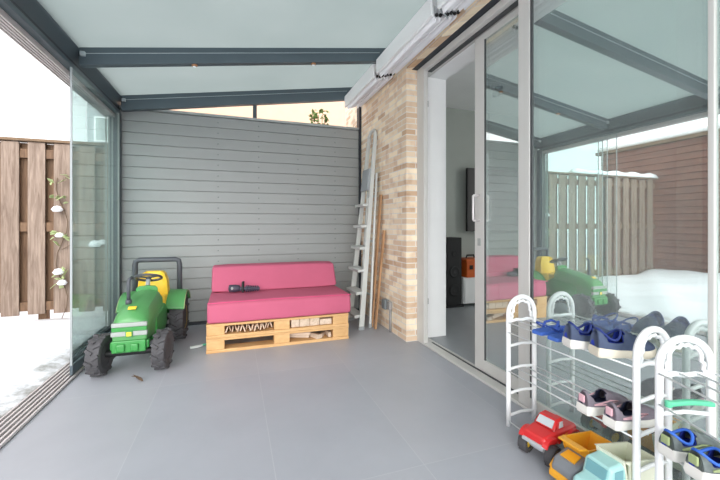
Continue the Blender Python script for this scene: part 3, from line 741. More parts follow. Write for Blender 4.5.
# ------------------------------------------------------------------ green ride-on tractor
def wheel(parent, c, r, wd, lugs, hub_m, steer=0):
    e = Euler((0,0,steer)).to_matrix().to_4x4()
    t = MB()
    rr = r*0.93; hw = wd/2
    t.lathe([(r*0.5,-hw*0.8),(r*0.72,-hw),(rr*0.97,-hw*0.9),(rr,-hw*0.6),(rr,hw*0.6),(rr*0.97,hw*0.9),(r*0.72,hw),(r*0.5,hw*0.8)], (0,0,0), 'x', 32)
    for k in range(lugs):
        for sd in (-1, 1):
            a = 2*PI*(k + (0.5 if sd > 0 else 0))/lugs
            m = Matrix.Rotation(a, 3, 'X') @ Matrix.Rotation(sd*R(32), 3, 'Z')
            cc = Matrix.Rotation(a, 3, 'X') @ Vector((sd*hw*0.45, 0, r*0.95))
            o = [cc + m @ Vector((q[0]*hw*0.55, q[1]*r*0.085*(1 if q[2] < 0 else 0.75), q[2]*r*0.05)) for q in [(-1,-1,-1),(1,-1,-1),(1,1,-1),(-1,1,-1),(-1,-1,1),(1,-1,1),(1,1,1),(-1,1,1)]]
            t.add(o, [(0,3,2,1),(4,5,6,7),(0,1,5,4),(1,2,6,5),(2,3,7,6),(3,0,4,7)])
    w_ = t.build('wheel', 'rubber', parent, smooth=False)
    w_.location = c; w_.rotation_euler = (0,0,steer)
    h = MB().lathe([(0,-hw*0.55),(r*0.2,-hw*0.6),(r*0.25,-hw*0.45),(r*0.5,-hw*0.5),(r*0.53,-hw*0.85),(r*0.53,hw*0.85),(r*0.5,hw*0.5),(r*0.25,hw*0.45),(r*0.2,hw*0.6),(0,hw*0.55)], (0,0,0), 'x', 24)
    h.build('hub', hub_m, w_, smooth=False)
    return w_
tr = thing('ride_on_tractor', 'green ride-on toy tractor with yellow seat parked by the slat wall', 'toy tractor', (-0.658, 2.837, 0), R(-1.5))
wheel(tr, (-0.187, 0, 0.135), 0.135, 0.084, 11, 'black', R(-5))
wheel(tr, (0.187, 0, 0.135), 0.135, 0.084, 11, 'black', R(-5))
wheel(tr, (-0.18, 0.70, 0.19), 0.19, 0.115, 14, 'yellow')
wheel(tr, (0.18, 0.70, 0.19), 0.19, 0.115, 14, 'yellow')
MB().tube([(-0.17,0,0.135),(0.17,0,0.135)], 0.022, 10).build('front_axle', 'black', tr)
MB().tube([(-0.17,0.70,0.19),(0.17,0.70,0.19)], 0.02, 10).build('rear_axle', 'black', tr)
# hood: loft along y
def hring(y, w, zb, zt, sh):
    h = w/2
    return [(-h*0.96,y,zb),(-h,y,zb+(zt-zb)*0.45),(-h*0.97,y,zt-sh),(-h*0.72,y,zt-sh*0.32),(-h*0.35,y,zt-0.004),(0,y,zt),(h*0.35,y,zt-0.004),(h*0.72,y,zt-sh*0.32),(h*0.97,y,zt-sh),(h,y,zt-(zt-zb)*0.55),(h*0.96,y,zb)]
hd = MB().loft([hring(-0.065,0.196,0.225,0.35,0.05), hring(-0.055,0.210,0.222,0.38,0.06), hring(-0.02,0.222,0.222,0.415,0.07), hring(0.06,0.236,0.222,0.447,0.075), hring(0.2,0.236,0.225,0.475,0.075), hring(0.36,0.228,0.23,0.497,0.07), hring(0.41,0.215,0.235,0.492,0.07)])
hood = hd.build('hood', 'tgreen2', tr, bevel=0.006)
MB().bx(-0.104,0.104,-0.073,-0.05,0.322,0.350).build('upper_light_strip', 'stripe', tr, bevel=0.004)
MB().bx(-0.106,0.106,-0.075,-0.05,0.262,0.292).build('lower_light_strip', 'stripe', tr, bevel=0.004)
MB().bx(-0.102,0.102,-0.070,-0.05,0.294,0.320).build('grille', 'tgreen', tr)
bg = MB().bx(-0.02,0.022,-0.082,-0.074,0.258,0.296).build('badge', 'tgreen', tr, bevel=0.003)
MB().bx(-0.013,0.015,-0.0835,-0.0821,0.264,0.290).build('badge_emblem', 'yellow', bg)
MB().box((-0.0,-0.001,0.4335),(0.05,0.03,0.006),(R(24),0,0)).build('hood_emblem', 'yellow', tr, bevel=0.002)
# front weight block / lower body
lb = MB().bx(-0.10,0.10,-0.085,-0.02,0.155,0.235)
lb.bx(-0.115,0.115,-0.062,-0.02,0.17,0.225); lb.bx(-0.07,-0.02,-0.1,-0.08,0.165,0.215); lb.bx(0.01,0.06,-0.1,-0.08,0.165,0.215)
lb.build('front_weight', 'tgreen', tr, bevel=0.008)
MB().bx(-0.085,0.085,-0.03,0.70,0.15,0.235).build('chassis', 'tgreen', tr, bevel=0.01)
MB().loft([hring(0.12,0.252,0.17,0.35,0.02), hring(0.41,0.262,0.17,0.39,0.02), hring(0.52,0.24,0.18,0.34,0.02)]).build('side_body', 'tgreen', tr, bevel=0.01)
# steering column and dash
MB().loft([hring(0.38,0.16,0.42,0.53,0.02), hring(0.44,0.12,0.42,0.52,0.02)]).build('dashboard', 'tgreen', tr, bevel=0.01)
MB().tube([(0,0.40,0.5),(0,0.435,0.575)], 0.016, 10).build('steering_column', 'alud', tr)
ax = (Vector((0,0.435,0.585))-Vector((0,0.40,0.5))).normalized(); u = Vector((1,0,0)); v = ax.cross(u)
cc = Vector((0,0.435,0.58))
sw = MB().tube([cc + u*0.092*math.cos(2*PI*k/24) + v*0.092*math.sin(2*PI*k/24) for k in range(24)], 0.010, 8, True)
for k in range(3):
    a = PI/2 + 2*PI*k/3; sw.tube([cc, cc + u*0.09*math.cos(a) + v*0.09*math.sin(a)], 0.008, 6)
sw.lathe([(0,0.012),(0.02,0.008),(0.02,-0.01),(0,-0.012)], cc, 'z', 12)
sw.build('steering_wheel', 'barblack', tr, smooth=True)
ex = MB().tube([(-0.045,0.085,0.445),(-0.045,0.085,0.475)], 0.020, 12)
ex.tube([(-0.045,0.085,0.47),(-0.045,0.085,0.60),(-0.043,0.09,0.618),(-0.03,0.11,0.626)], 0.0125, 12)
ex.build('exhaust_pipe', 'barblack', tr, smooth=True)
# seat
st = MB(); rg = []
for y, w_, zb, zt in ((0.49,0.20,0.36,0.42),(0.50,0.22,0.345,0.435),(0.60,0.23,0.34,0.43),(0.66,0.23,0.34,0.44)):
    h = w_/2; rg.append([(-h,y,zb),(h,y,zb),(h,y,zt),(h*0.6,y,zt-0.012),(-h*0.6,y,zt-0.012),(-h,y,zt)])
st.loft(rg)
rg = []
for z_, w_, y0, y1 in ((0.36,0.23,0.61,0.68),(0.46,0.23,0.615,0.685),(0.55,0.21,0.625,0.69),(0.605,0.17,0.63,0.69),(0.622,0.12,0.64,0.685)):
    h = w_/2; rg.append([(-h,y0-0.03,z_),(-h*0.6,y0,z_),(h*0.6,y0,z_),(h,y0-0.03,z_),(h,y1,z_),(-h,y1,z_)])
st.v = [(a-0.005, b, c-0.015) for a, b, c in st.v]; n0 = len(st.v); st.loft(rg); st.v = st.v[:n0] + [(a-0.005, b, c-0.015) for a, b, c in st.v[n0:]]; st.build('seat', 'yellow', tr, bevel=0.015, seg=3)
# fenders
for sd in (-1, 1):
    f = MB(); rg = []
    for k in range(15):
        a = R(150 - k*9.5)
        rad = 0.222
        y = 0.70 + rad*math.cos(a); z_ = 0.20 + rad*math.sin(a)*1.08
        i0, i1 = sd*0.085, sd*0.245
        rg.append([(i0,y,z_),(i1,y,z_-0.012),(i1,y+0.001,z_-0.030),(i0,y+0.001,z_-0.016)])
    f.loft(rg[:13]); f.build('fender', 'tgreen2', tr, bevel=0.004)
    MB().tube([(sd*0.246, 0.70+0.222*math.cos(R(150-k*9.5)), 0.20-0.02+0.222*1.08*math.sin(R(150-k*9.5))) for k in range(0,13)], 0.004, 6).build('fender_trim', 'leafd', tr, smooth=True)
rbp = [(sx*(w-0.015), y, z_-0.01) for sx, w, y, z_ in ((-1,.19,.76,.36),(-1,.19,.75,.66),(-1,.183,.748,.693),(-1,.155,.747,.705),(1,.155,.747,.705),(1,.183,.748,.693),(1,.19,.75,.66),(1,.19,.76,.36))]
MB().tube(rbp, 0.022, 10).build('roll_bar', 'barblack', tr, smooth=True)
MB().bx(-0.18,0.18,0.73,0.80,0.22,0.40).build('rear_body', 'tgreen', tr, bevel=0.012)

# litter
o = MB(); r5 = random.Random(2)
rings = [[(0.05*t+0.008*r5.uniform(-1,1), 0.02*math.cos(a)*(1.2-abs(t)), 0.013+0.012*math.sin(a)*r5.uniform(0.5,1)) for a in [2*PI*k/7 for k in range(7)]] for t in (-1,-0.6,-0.1,0.4,0.9)]
o.loft(rings); ob = o.build('wrapper', 'paper', smooth=False); ob.location = (-0.29, 3.2, 0.0); ob.rotation_euler = (0,0,0.3)
tag(ob, 'crumpled pale wrapper on the floor between tractor and pallets', 'litter')
o = MB(); rings = [[(0.03*t+0.008*r5.uniform(-1,1), 0.012*math.cos(a), 0.009+0.008*math.sin(a)) for a in [2*PI*k/6 for k in range(6)]] for t in (-1,0,0.9)]
ob = o.loft(rings).build('wrapper', 'mint'); ob.location = (-0.235, 3.245, 0.0); ob.rotation_euler = (0,0,0.5)
tag(ob, 'small green scrap on the floor against the pallets', 'litter')
o = MB(); leafs(o, (0,0,0.02), 2, 0.008, r5); ob = o.build('dry_leaf', 'stem'); ob.location = (-0.58, 2.64, 0.0)
tag(ob, 'small dry leaf on the floor in front of the tractor', 'leaf')

# ------------------------------------------------------------------ shoe racks
def frame_part(t, y, inner=True):
    """arched side frame in local xz plane at y; x from 0 (front) to 0.185 (back)"""
    W = 0.185; Rr = W/2 - 0.011; cx = W/2; zc = 0.65 - Rr - 0.012
    pts = [(0.011, y, 0.0)] + [(0.011, y, zc*k/4) for k in range(1, 4)] + [(cx - Rr*math.cos(PI*k/14), y, zc + Rr*math.sin(PI*k/14)) for k in range(15)] + [(W-0.011, y, zc*k/4) for k in range(3, -1, -1)]
    f = MB().tube(pts, 0.0115, 10)
    fo = f.build('side_frame', 'rackwhite', t, smooth=True)
    # scalloped inner panel edge
    sc = []
    zb = 0.522
    for sx in (-1, 1):
        pth = [(0.070, zb+0.004), (0.056, zb+0.02), (0.06, zb+0.036), (0.05, zb+0.045), (0.052, zb+0.058), (0.046, zb+0.075), (0.034, zb+0.088), (0.02, zb+0.086), (0.010, zb+0.097), (0.0, zb+0.092)]
        sc.append([(cx + sx*a, y, b) for a, b in pth])
    s_ = MB()
    path = sc[0] + list(reversed(sc[1]))[1:]
    s_.tube(path, 0.0065, 8)
    s_.tube([(0.011,y,zb-0.004),(0.06,y,zb+0.003),(cx,y,zb-0.002),(W-0.06,y,zb+0.003),(W-0.011,y,zb-0.004)], 0.0085, 8)
    s_.build('scalloped_panel', 'rackwhite', t, smooth=True)
    for zz in (0.40, 0.285, 0.165, 0.055):
        MB().tube([(0.011,y,zz-0.004),(0.05,y,zz),(cx,y,zz+0.004),(W-0.05,y,zz),(W-0.011,y,zz-0.004)], 0.007, 8).build('crossbar', 'rackwhite', t, smooth=True)
def rack(label, loc, rz, L, shelves, lips=(0.467, 0.43)):
    t = thing('shoe_rack', label, 'shoe rack', loc, rz, 'white shoe racks')
    frame_part(t, 0.0); frame_part(t, L)
    for zz in shelves:
        for x in ((0.005, 0.070, 0.125, 0.180) if zz not in lips else (0.005,)):
            if zz < 0.1 and 0.04 < x < 0.15: continue
            MB().cyl((x, 0.0, zz), (x, L, zz), 0.0032, 0.0032, 8).build('shelf_rod', 'rod', t, smooth=True)
    return t
RA = (1.279, 0.845, 0.0); LA = 0.605
rack('left white shoe rack, arched frames, standing along the window with toys beneath', RA, 0, LA, (0.516, 0.467, 0.276, 0.028))
RBA = R(-20)
dB = Vector((math.sin(RBA)*-1, 0, 0))
LB = 0.60
# local origin is the rack's near front corner; far front corner at (1.284,.763)
bx_, by_ = 1.272 - (-math.sin(RBA))*LB, 0.775 - math.cos(RBA)*LB
rkB = rack('right white shoe rack, turned slightly out from the window, nearest the viewer', (bx_, by_, 0), RBA, LB, (0.528, 0.43, 0.295, 0.028))
def onB(x, y, z): 
    m = Matrix.Rotation(RBA, 3, 'Z'); v = m @ Vector((x, y, 0)); return (bx_+v.x, by_+v.y, z)

# ------------------------------------------------------------------ shoes (local: toe +y, heel at y=0)
def half_width(t, W):
    pts = ((0,0.30),(0.05,0.36),(0.2,0.40),(0.4,0.385),(0.65,0.5),(0.8,0.48),(0.93,0.34),(0.98,0.2),(1,0.06))
    for (a, b), (c, d_) in zip(pts, pts[1:]):
        if t <= c: return W*(b+(d_-b)*(t-a)/(c-a))
    return 0.05*W
def shoe(name, label, L, W, H, up_m, line_m, sole_m, sole_h, group, loc, rz, trim=None, trim_m=None, z_tilt=0, laces='solewhite', collar=None):
    t = thing(name, label, 'shoe', loc, rz, group)
    N = 20
    outl = [(-half_width(k/N, W)*1.04, L*k/N) for k in range(N+1)] + [(half_width(k/N, W)*1.04, L*k/N) for k in range(N, -1, -1)]
    def sp(y): return 0.010*max(0, (y/L-0.75)/0.25)**2
    s_ = MB(); s_.loft([[(x*0.94, y, sp(y)) for x, y in outl], [(x*1.02, y*1.01-0.004, sole_h*0.5+sp(y)) for x, y in outl], [(x, y, sole_h + sp(y)*0.7 + 0.008*max(0,1-y/L*3)) for x, y in outl]])
    s_.build('sole', sole_m, t, bevel=0.004)
    # upper: rows along the shoe, arcs across
    A = 13; rows = []
    ht = ((0,0.80),(0.06,0.95),(0.15,0.93),(0.28,0.80),(0.40,0.86),(0.5,0.78),(0.65,0.58),(0.8,0.45),(0.92,0.32),(1,0.05))
    def height(tv):
        for (a, b), (c, d_) in zip(ht, ht[1:]):
            if tv <= c: return (b+(d_-b)*(tv-a)/(c-a))*(H-sole_h)
        return 0.02
    NN = 22
    def arc(k, ins):
        tv = 0.0 + 0.985*k/NN; w_ = half_width(tv, W) - ins; h = max(0.004, height(tv) - ins*0.5); y = L*(0.004+tv*0.985)
        r_ = []
        for j in range(A):
            a = PI*j/(A-1)
            ca = math.cos(a); sa = math.sin(a)
            x = -w_*(abs(ca)**0.75)*(1 if ca > 0 else -1)*(1-0.22*sa if tv < 0.45 else 1)
            r_.append((x, y + 0.006*sa*(1 if tv < 0.05 else 0), sole_h*0.85 + h*(sa**0.62)))
        return r_
    rows = [arc(k, 0) for k in range(NN+1)]
    def faces(rowset, hole):
        fs_ = []
        for i in range(NN):
            for j in range(A-1):
                tv = i/NN
                if hole and 0.045 <= tv < 0.44 and 3 <= j <= 8: continue
                if hole and 0.12 <= tv < 0.37 and 1 <= j <= 10: continue
                if hole and 0.08 <= tv < 0.40 and 2 <= j <= 9: continue
                fs_.append((i*A+j, i*A+j+1, (i+1)*A+j+1, (i+1)*A+j))
        return fs_
    vs_ = [v for r_ in rows for v in r_]
    # heel wall
    u = MB(); u.add(vs_, faces(rows, True) + [tuple(range(A))])
    u.build('upper', up_m, t, smooth=True, solid=0.003, subs=1)
    rows2 = [arc(k, 0.006) for k in range(NN+1)]
    li = MB(); k1 = int(NN*0.55)
    vs2 = [v for r_ in rows2[:k1+1] for v in r_]
    fs2 = []
    for i in range(k1):
        for j in range(A-1):
            tv = i/NN
            if 0.045 <= tv < 0.44 and 3 <= j <= 8: continue
            if 0.12 <= tv < 0.37 and 1 <= j <= 10: continue
            if 0.08 <= tv < 0.40 and 2 <= j <= 9: continue
            fs2.append((i*A+j, i*A+j+1, (i+1)*A+j+1, (i+1)*A+j))
    li.add(vs2, fs2 + [tuple(range(A))])
    li.build('lining', line_m, t, smooth=True, solid=0.002)
    ins = MB(); o2 = [(x*0.8, y*0.6+0.012) for x, y in [(-half_width(k/12, W), L*k/12) for k in range(13)] + [(half_width(k/12, W), L*k/12) for k in range(12, -1, -1)]]
    ins.prism(o2, sole_h*0.9, sole_h+0.004, 'xy'); ins.build('insole', line_m, t)
    if collar:
        ring = []
        for k in range(22):
            a = 2*PI*k/22; tv = 0.235+0.185*math.sin(a)
            h = height(max(0.0, min(1, tv))); y = L*(0.004+tv*0.985); w_ = half_width(tv, W)
            side = abs(math.cos(a))
            ring.append((w_*0.90*math.cos(a), y, sole_h*0.85+h*(0.95-0.40*side**2)))
        MB().tube(ring, 0.0045, 6, True).build('collar', collar, t, smooth=True)
    if trim_m:
        for sd in (-1, 1):
            pts = []
            for tv in (0.12, 0.3, 0.45, 0.6):
                w_ = half_width(tv, W)*1.005; pts.append((sd*w_, L*tv, sole_h + height(tv)*(0.2+0.6*(tv-0.12))))
            pts += [(sd*half_width(0.4,W)*1.01, L*0.42, sole_h+height(0.4)*0.12), (sd*half_width(0.12,W)*1.01, L*0.12, sole_h+height(0.12)*0.2)]
            MB().tube(pts, 0.0028, 6).build('side_stripe', trim_m, t, smooth=True)
        MB().box((0, -0.001, sole_h+height(0.02)*0.5), (W*0.3, 0.008, H*0.28)).build('heel_tab', trim_m, t, bevel=0.003)
    lc = MB()
    for tv in (0.47, 0.54, 0.61, 0.68):
        h = height(tv)*0.98; w_ = half_width(tv, W)*0.42
        lc.tube([(-w_, L*tv, sole_h*0.85+h*0.9), (0, L*tv, sole_h*0.85+h+0.002), (w_, L*tv, sole_h*0.85+h*0.9)], 0.0026, 6)
    lc.build('laces', laces, t, smooth=True)
    return t
zA, zM = 0.5195, 0.2795
# toes point to the window (+x): rz = -90 deg turns +y to +x
shoe('sneaker', 'navy and grey sneaker with white sole on the top shelf, next to the blue flip-flops', 0.222, 0.088, 0.112, 'denim', 'lineblue', 'solewhite', 0.030, 'navy sneakers', (1.236, 1.070, zA), R(-106), collar='navy', laces='denim')
shoe('sneaker', 'navy and grey sneaker with worn cream sole on the top shelf, beside the arched frame', 0.225, 0.09, 0.115, 'denim', 'lineblue', 'soleworn', 0.030, 'navy sneakers', (1.250, 0.968, zA), R(-108), collar='navy', laces='denim')
shoe('running_shoe', 'mauve grey running shoe with pink heel on the middle shelf, left of its mate', 0.215, 0.082, 0.10, 'greymesh', 'linenavy', 'solewhite', 0.030, 'mauve running shoes', (1.256, 1.020, zM), R(-95), trim_m='pinkpale', laces='greymesh')
shoe('running_shoe', 'mauve grey running shoe with pink heel on the middle shelf, half behind the arched frame', 0.215, 0.082, 0.10, 'greymesh', 'linenavy', 'solewhite', 0.030, 'mauve running shoes', (1.258, 0.915, zM), R(-94), trim_m='pinkpale', laces='greymesh')
c1 = onB(-0.022, 0.535, 0.2985); c2 = onB(-0.022, 0.442, 0.2985)
shoe('trail_shoe', 'grey green trail shoe with blue lining on the right rack, next to its arched frame', 0.195, 0.082, 0.09, 'trailgrey', 'lineblue', 'solewhite', 0.028, 'trail shoes', c1, R(-80)+RBA, trim_m='leafd', laces='trailgrey', collar='bluetrim')
shoe('trail_shoe', 'grey green trail shoe with blue lining on the right rack, farther from the arched frame', 0.195, 0.082, 0.09, 'trailgrey', 'lineblue', 'solewhite', 0.028, 'trail shoes', c2, R(-80)+RBA, trim_m='leafd', laces='trailgrey', collar='bluetrim')
# flip-flops
def flip(label, loc, rz, L=0.19, W=0.075, z_m='flipflop', s_m='flipstrap'):
    t = thing('flip_flop', label, 'flip-flop', loc, rz, 'blue flip-flops')
    N = 18
    ol = [(-half_width(k/N, W), L*k/N) for k in range(N+1)] + [(half_width(k/N, W), L*k/N) for k in range(N, -1, -1)]
    MB().prism(ol, 0.0, 0.016, 'xy').build('sole', z_m, t, bevel=0.003)
    s_ = MB()
    for sd in (-1, 1):
        s_.tube([(sd*W*0.40, L*0.42, 0.012), (sd*W*0.40, L*0.50, 0.038), (sd*W*0.22, L*0.64, 0.046), (0, L*0.76, 0.034), (0, L*0.78, 0.012)], [0.006,0.006,0.006,0.005,0.004], 8)
    s_.build('toe_strap', s_m, t, smooth=True)
    MB().tube([(W*0.43*math.cos(PI*k/10), L*0.42-L*0.36*math.sin(PI*k/10), 0.018+0.035*math.sin(PI*k/10)) for k in range(11)], 0.0035, 6).build('heel_strap', s_m, t, smooth=True)
    return t
flip('blue flip-flop with heel strap on the top shelf, by the far arched frame', (1.250, 1.235, zA), R(-84))
flip('blue flip-flop with heel strap on the top shelf, touching the navy sneakers', (1.244, 1.148, zA), R(-88))
mt = thing('hanger', 'mint green curved plastic bar lying across the right rack', 'hanger', onB(0.022, 0.571, 0.4265), RBA)
MB().loft([[(x, -0.009, z_+0.0), (x, 0.009, z_+0.0), (x, 0.009, z_+0.015), (x, -0.009, z_+0.015)] for x, z_ in [(i*0.0125-0.005, 0.008+0.006*math.sin(PI*i/11)) for i in range(12)]]).build('bar', 'mint', mt, bevel=0.004)
MB().lathe([(0,0.006),(0.010,0.006),(0.010,0.026),(0,0.026)], (-0.006,0,0.0), 'z', 14).build('knob', 'mint', mt, bevel=0.003)

# ------------------------------------------------------------------ toys under the rack (local: nose -x)
def toy_wheel(parent, c, r, wd, hub_m, rz=0, lugs=14):
    t = MB(); hw = wd/2
    t.lathe([(r*0.55,-hw),(r*0.92,-hw),(r,-hw*0.7),(r,hw*0.7),(r*0.92,hw),(r*0.55,hw)], (0,0,0), 'y', 24, closed=True)
    for k in range(lugs):
        a = 2*PI*k/lugs
        m = Matrix.Rotation(a, 3, 'Y'); cc = m @ Vector((0,0,r*0.985))
        t.add([cc + m @ Vector((q[0]*r*0.07, q[1]*hw*0.85, q[2]*r*0.05)) for q in [(-1,-1,-1),(1,-1,-1),(1,1,-1),(-1,1,-1),(-1,-1,1),(1,-1,1),(1,1,1),(-1,1,1)]],
              [(0,3,2,1),(4,5,6,7),(0,1,5,4),(1,2,6,5),(2,3,7,6),(3,0,4,7)])
    w_ = t.build('wheel', 'rubber', parent); w_.location = c; w_.rotation_euler = (0,0,rz)
    MB().lathe([(0,-hw*0.9),(r*0.2,-hw*0.9),(r*0.28,-hw*0.5),(r*0.62,-hw*0.6),(r*0.68,-hw*1.02),(r*0.68,hw*1.02),(r*0.62,hw*0.6),(r*0.28,hw*0.5),(r*0.2,hw*0.9),(0,hw*0.9)], (0,0,0), 'y', 20).build('hub', hub_m, w_)
    return w_
tk = thing('toy_truck', 'red toy monster pickup with yellow hubs under the left rack', 'toy truck', (1.313, 1.215, 0), R(9))
for sx in (-0.082, 0.062):
    for sy in (-0.062, 0.062):
        toy_wheel(tk, (sx, sy, 0.044), 0.043, 0.036, 'yellow', R(8) if sx < 0 else 0)
MB().bx(-0.10,0.085,-0.028,0.028,0.045,0.075).build('chassis', 'toysilver', tk, bevel=0.004)
for sx in (-0.082, 0.062):
    MB().tube([(sx,-0.055,0.044),(sx,0.055,0.044)], 0.006, 8).build('axle', 'toysilver', tk)
    for sy in (-0.035, 0.035): MB().cyl((sx,sy,0.046),(sx+0.008,sy*0.8,0.085), 0.006, 0.006, 8).build('shock_absorber', 'toysilver', tk)
bd = MB()
def rr_(x, w, zb, zt, c=0.01):
    return [(x,-w+c*0.3,zb),(x,-w,zb+c),(x,-w,zt-c),(x,-w+c,zt),(x,w-c,zt),(x,w,zt-c),(x,w,zb+c),(x,w-c*0.3,zb)]
bd.loft([rr_(-0.122,0.044,0.085,0.108), rr_(-0.115,0.052,0.078,0.118), rr_(-0.06,0.055,0.076,0.128), rr_(-0.04,0.055,0.076,0.13), rr_(0.06,0.055,0.078,0.128), rr_(0.1,0.052,0.085,0.126)])
bd.build('body', 'red', tk, bevel=0.004)
MB().loft([rr_(-0.05,0.047,0.126,0.132,0.004), rr_(-0.022,0.044,0.126,0.168,0.008), rr_(0.012,0.044,0.126,0.170,0.008), rr_(0.026,0.045,0.126,0.14,0.006)]).build('cab', 'red', tk, bevel=0.003)
MB().loft([[(-0.0475,-0.036,0.135),(-0.0475,0.036,0.135),(-0.0265,0.034,0.161),(-0.0265,-0.034,0.161)],[(-0.052,-0.036,0.138),(-0.052,0.036,0.138),(-0.030,0.034,0.164),(-0.030,-0.034,0.164)]]).build('windscreen', 'window_toy', tk)
for sy in (-1, 1): MB().loft([[(-0.015,sy*0.0445,0.134),(0.012,sy*0.0445,0.134),(0.01,sy*0.0435,0.158),(-0.008,sy*0.0435,0.158)],[(-0.015,sy*0.0475,0.134),(0.012,sy*0.0475,0.134),(0.01,sy*0.0465,0.158),(-0.008,sy*0.0465,0.158)]]).build('side_window', 'window_toy', tk)
for sx in (-0.082, 0.062):
    for sy in (-1, 1):
        MB().loft([[(sx+0.05*math.cos(a),sy*0.045,0.075+0.045*math.sin(a)),(sx+0.05*math.cos(a),sy*0.066,0.072+0.045*math.sin(a)),(sx+0.042*math.cos(a),sy*0.066,0.072+0.037*math.sin(a)),(sx+0.042*math.cos(a),sy*0.045,0.075+0.037*math.sin(a))] for a in [PI*k/10 for k in range(1,10)]]).build('fender', 'red', tk, smooth=False)
MB().loft([rr_(-0.129,0.05,0.074,0.090,0.004), rr_(-0.112,0.054,0.074,0.088,0.004)]).build('bumper', 'toysilver', tk, bevel=0.002)
for sy in (-1, 1):
    MB().prism([(-0.03,0.100),(-0.01,0.106),(0.0,0.112),(0.004,0.106),(0.03,0.110),(0.012,0.100),(0.02,0.094),(-0.005,0.092)], min(sy*0.0552,sy*0.0562), max(sy*0.0552,sy*0.0562), 'xz').build('flame_decal', 'toyyellow', tk)

def toy_arch(parent, m, pts, y0, y1, name, bevel=0.003):
    return MB().prism(pts, y0, y1, 'xz').build(name, m, parent, bevel=bevel)
dg = thing('toy_dump_truck', 'amber and grey toy dump truck on the floor, between red pickup and teal truck', 'toy truck', (1.292, 1.040, 0), R(2))
for sx in (-0.075, 0.065):
    for sy in (-0.045, 0.045): toy_wheel(dg, (sx, sy, 0.034), 0.033, 0.026, 'toyyellow')
MB().bx(-0.115,0.10,-0.03,0.03,0.035,0.06).build('chassis', 'toygrey', dg, bevel=0.004)
MB().loft([rr_(-0.125,0.042,0.05,0.078), rr_(-0.10,0.052,0.05,0.10), rr_(-0.04,0.052,0.05,0.118), rr_(-0.02,0.05,0.05,0.115)]).build('cab', 'toygrey', dg, bevel=0.006)
MB().loft([rr_(-0.134,0.046,0.03,0.052,0.005), rr_(-0.118,0.054,0.03,0.06,0.005), rr_(-0.108,0.054,0.03,0.052,0.005)]).build('bumper', 'toyyellow', dg, bevel=0.003)
MB().loft([[(-0.092,-0.03,0.1035),(-0.092,0.03,0.1035),(-0.052,0.026,0.116),(-0.052,-0.026,0.116)],[(-0.093,-0.03,0.108),(-0.093,0.03,0.108),(-0.053,0.026,0.1205),(-0.053,-0.026,0.1205)]]).build('roof_badge', 'toyyellow', dg)
for sy in (-1, 1): MB().tube([(-0.12,sy*0.05,0.056),(-0.09,sy*0.056,0.075),(-0.05,sy*0.056,0.08),(-0.02,sy*0.054,0.07)], 0.006, 8).build('side_trim', 'toyyellow', dg, smooth=True)
# hopper: open wedge bin, walls with thickness
hp = MB()
hp.prism([(-0.025,0.075),(0.085,0.07),(0.112,0.145),(-0.05,0.158),(-0.045,0.12)], -0.055, -0.050, 'xz')
hp.prism([(-0.025,0.075),(0.085,0.07),(0.112,0.145),(-0.05,0.158),(-0.045,0.12)], 0.050, 0.055, 'xz')
hp.loft([[(-0.025,-0.05,0.075),(-0.025,0.05,0.075),(-0.019,0.05,0.077),(-0.019,-0.05,0.077)],[(-0.05,-0.05,0.158),(-0.05,0.05,0.158),(-0.044,0.05,0.158),(-0.044,-0.05,0.158)]])
hp.bx(-0.025,0.085,-0.05,0.05,0.068,0.075)
hp.loft([[(0.08,-0.05,0.07),(0.08,0.05,0.07),(0.086,0.05,0.07),(0.086,-0.05,0.07)],[(0.104,-0.05,0.145),(0.104,0.05,0.145),(0.111,0.05,0.145),(0.111,-0.05,0.145)]])
hp.loft([[(-0.05,-0.05,0.154),(-0.05,0.05,0.154),(-0.05,0.05,0.162),(-0.05,-0.05,0.162)],[(-0.085,-0.045,0.160),(-0.085,0.045,0.160),(-0.085,0.045,0.166),(-0.085,-0.045,0.166)]])
hp.build('hopper', 'toyyellow', dg)

tl = thing('toy_lorry', 'pale teal toy lorry with cream tipper, against the leg of the left rack', 'toy truck', (1.287, 0.916, 0), R(0))
for sx in (-0.09, 0.08):
    for sy in (-0.042, 0.042): toy_wheel(tl, (sx, sy, 0.036), 0.035, 0.026, 'cream')
MB().bx(-0.13,0.125,-0.028,0.028,0.036,0.062).build('chassis', 'toygrey', tl, bevel=0.004)
MB().loft([rr_(-0.15,0.044,0.045,0.098), rr_(-0.14,0.05,0.04,0.112), rr_(-0.098,0.05,0.04,0.12), rr_(-0.082,0.049,0.05,0.172), rr_(-0.02,0.049,0.05,0.178), rr_(-0.012,0.047,0.05,0.17)]).build('cab', 'teal', tl, bevel=0.006)
MB().loft([[(-0.0965,-0.036,0.127),(-0.0965,0.036,0.127),(-0.0855,0.036,0.163),(-0.0855,-0.036,0.163)],[(-0.1005,-0.036,0.128),(-0.1005,0.036,0.128),(-0.0895,0.036,0.164),(-0.0895,-0.036,0.164)]]).build('windscreen', 'tealdark', tl)
for sy in (-1, 1): MB().bx(-0.07,-0.03,min(sy*0.0492,sy*0.0512),max(sy*0.0492,sy*0.0512),0.125,0.16).build('side_window', 'tealdark', tl, bevel=0.001)
hp = MB(); ol = [(-0.004,0.09),(0.125,0.072),(0.145,0.165),(-0.03,0.19),(-0.006,0.17)]
hp.prism(ol, -0.056, -0.050, 'xz'); hp.prism(ol, 0.050, 0.056, 'xz')
hp.loft([[(-0.006,-0.05,0.09),(-0.006,0.05,0.09),(0.0,0.05,0.092),(0.0,-0.05,0.092)],[(-0.03,-0.05,0.19),(-0.03,0.05,0.19),(-0.022,0.05,0.19),(-0.022,-0.05,0.19)]])
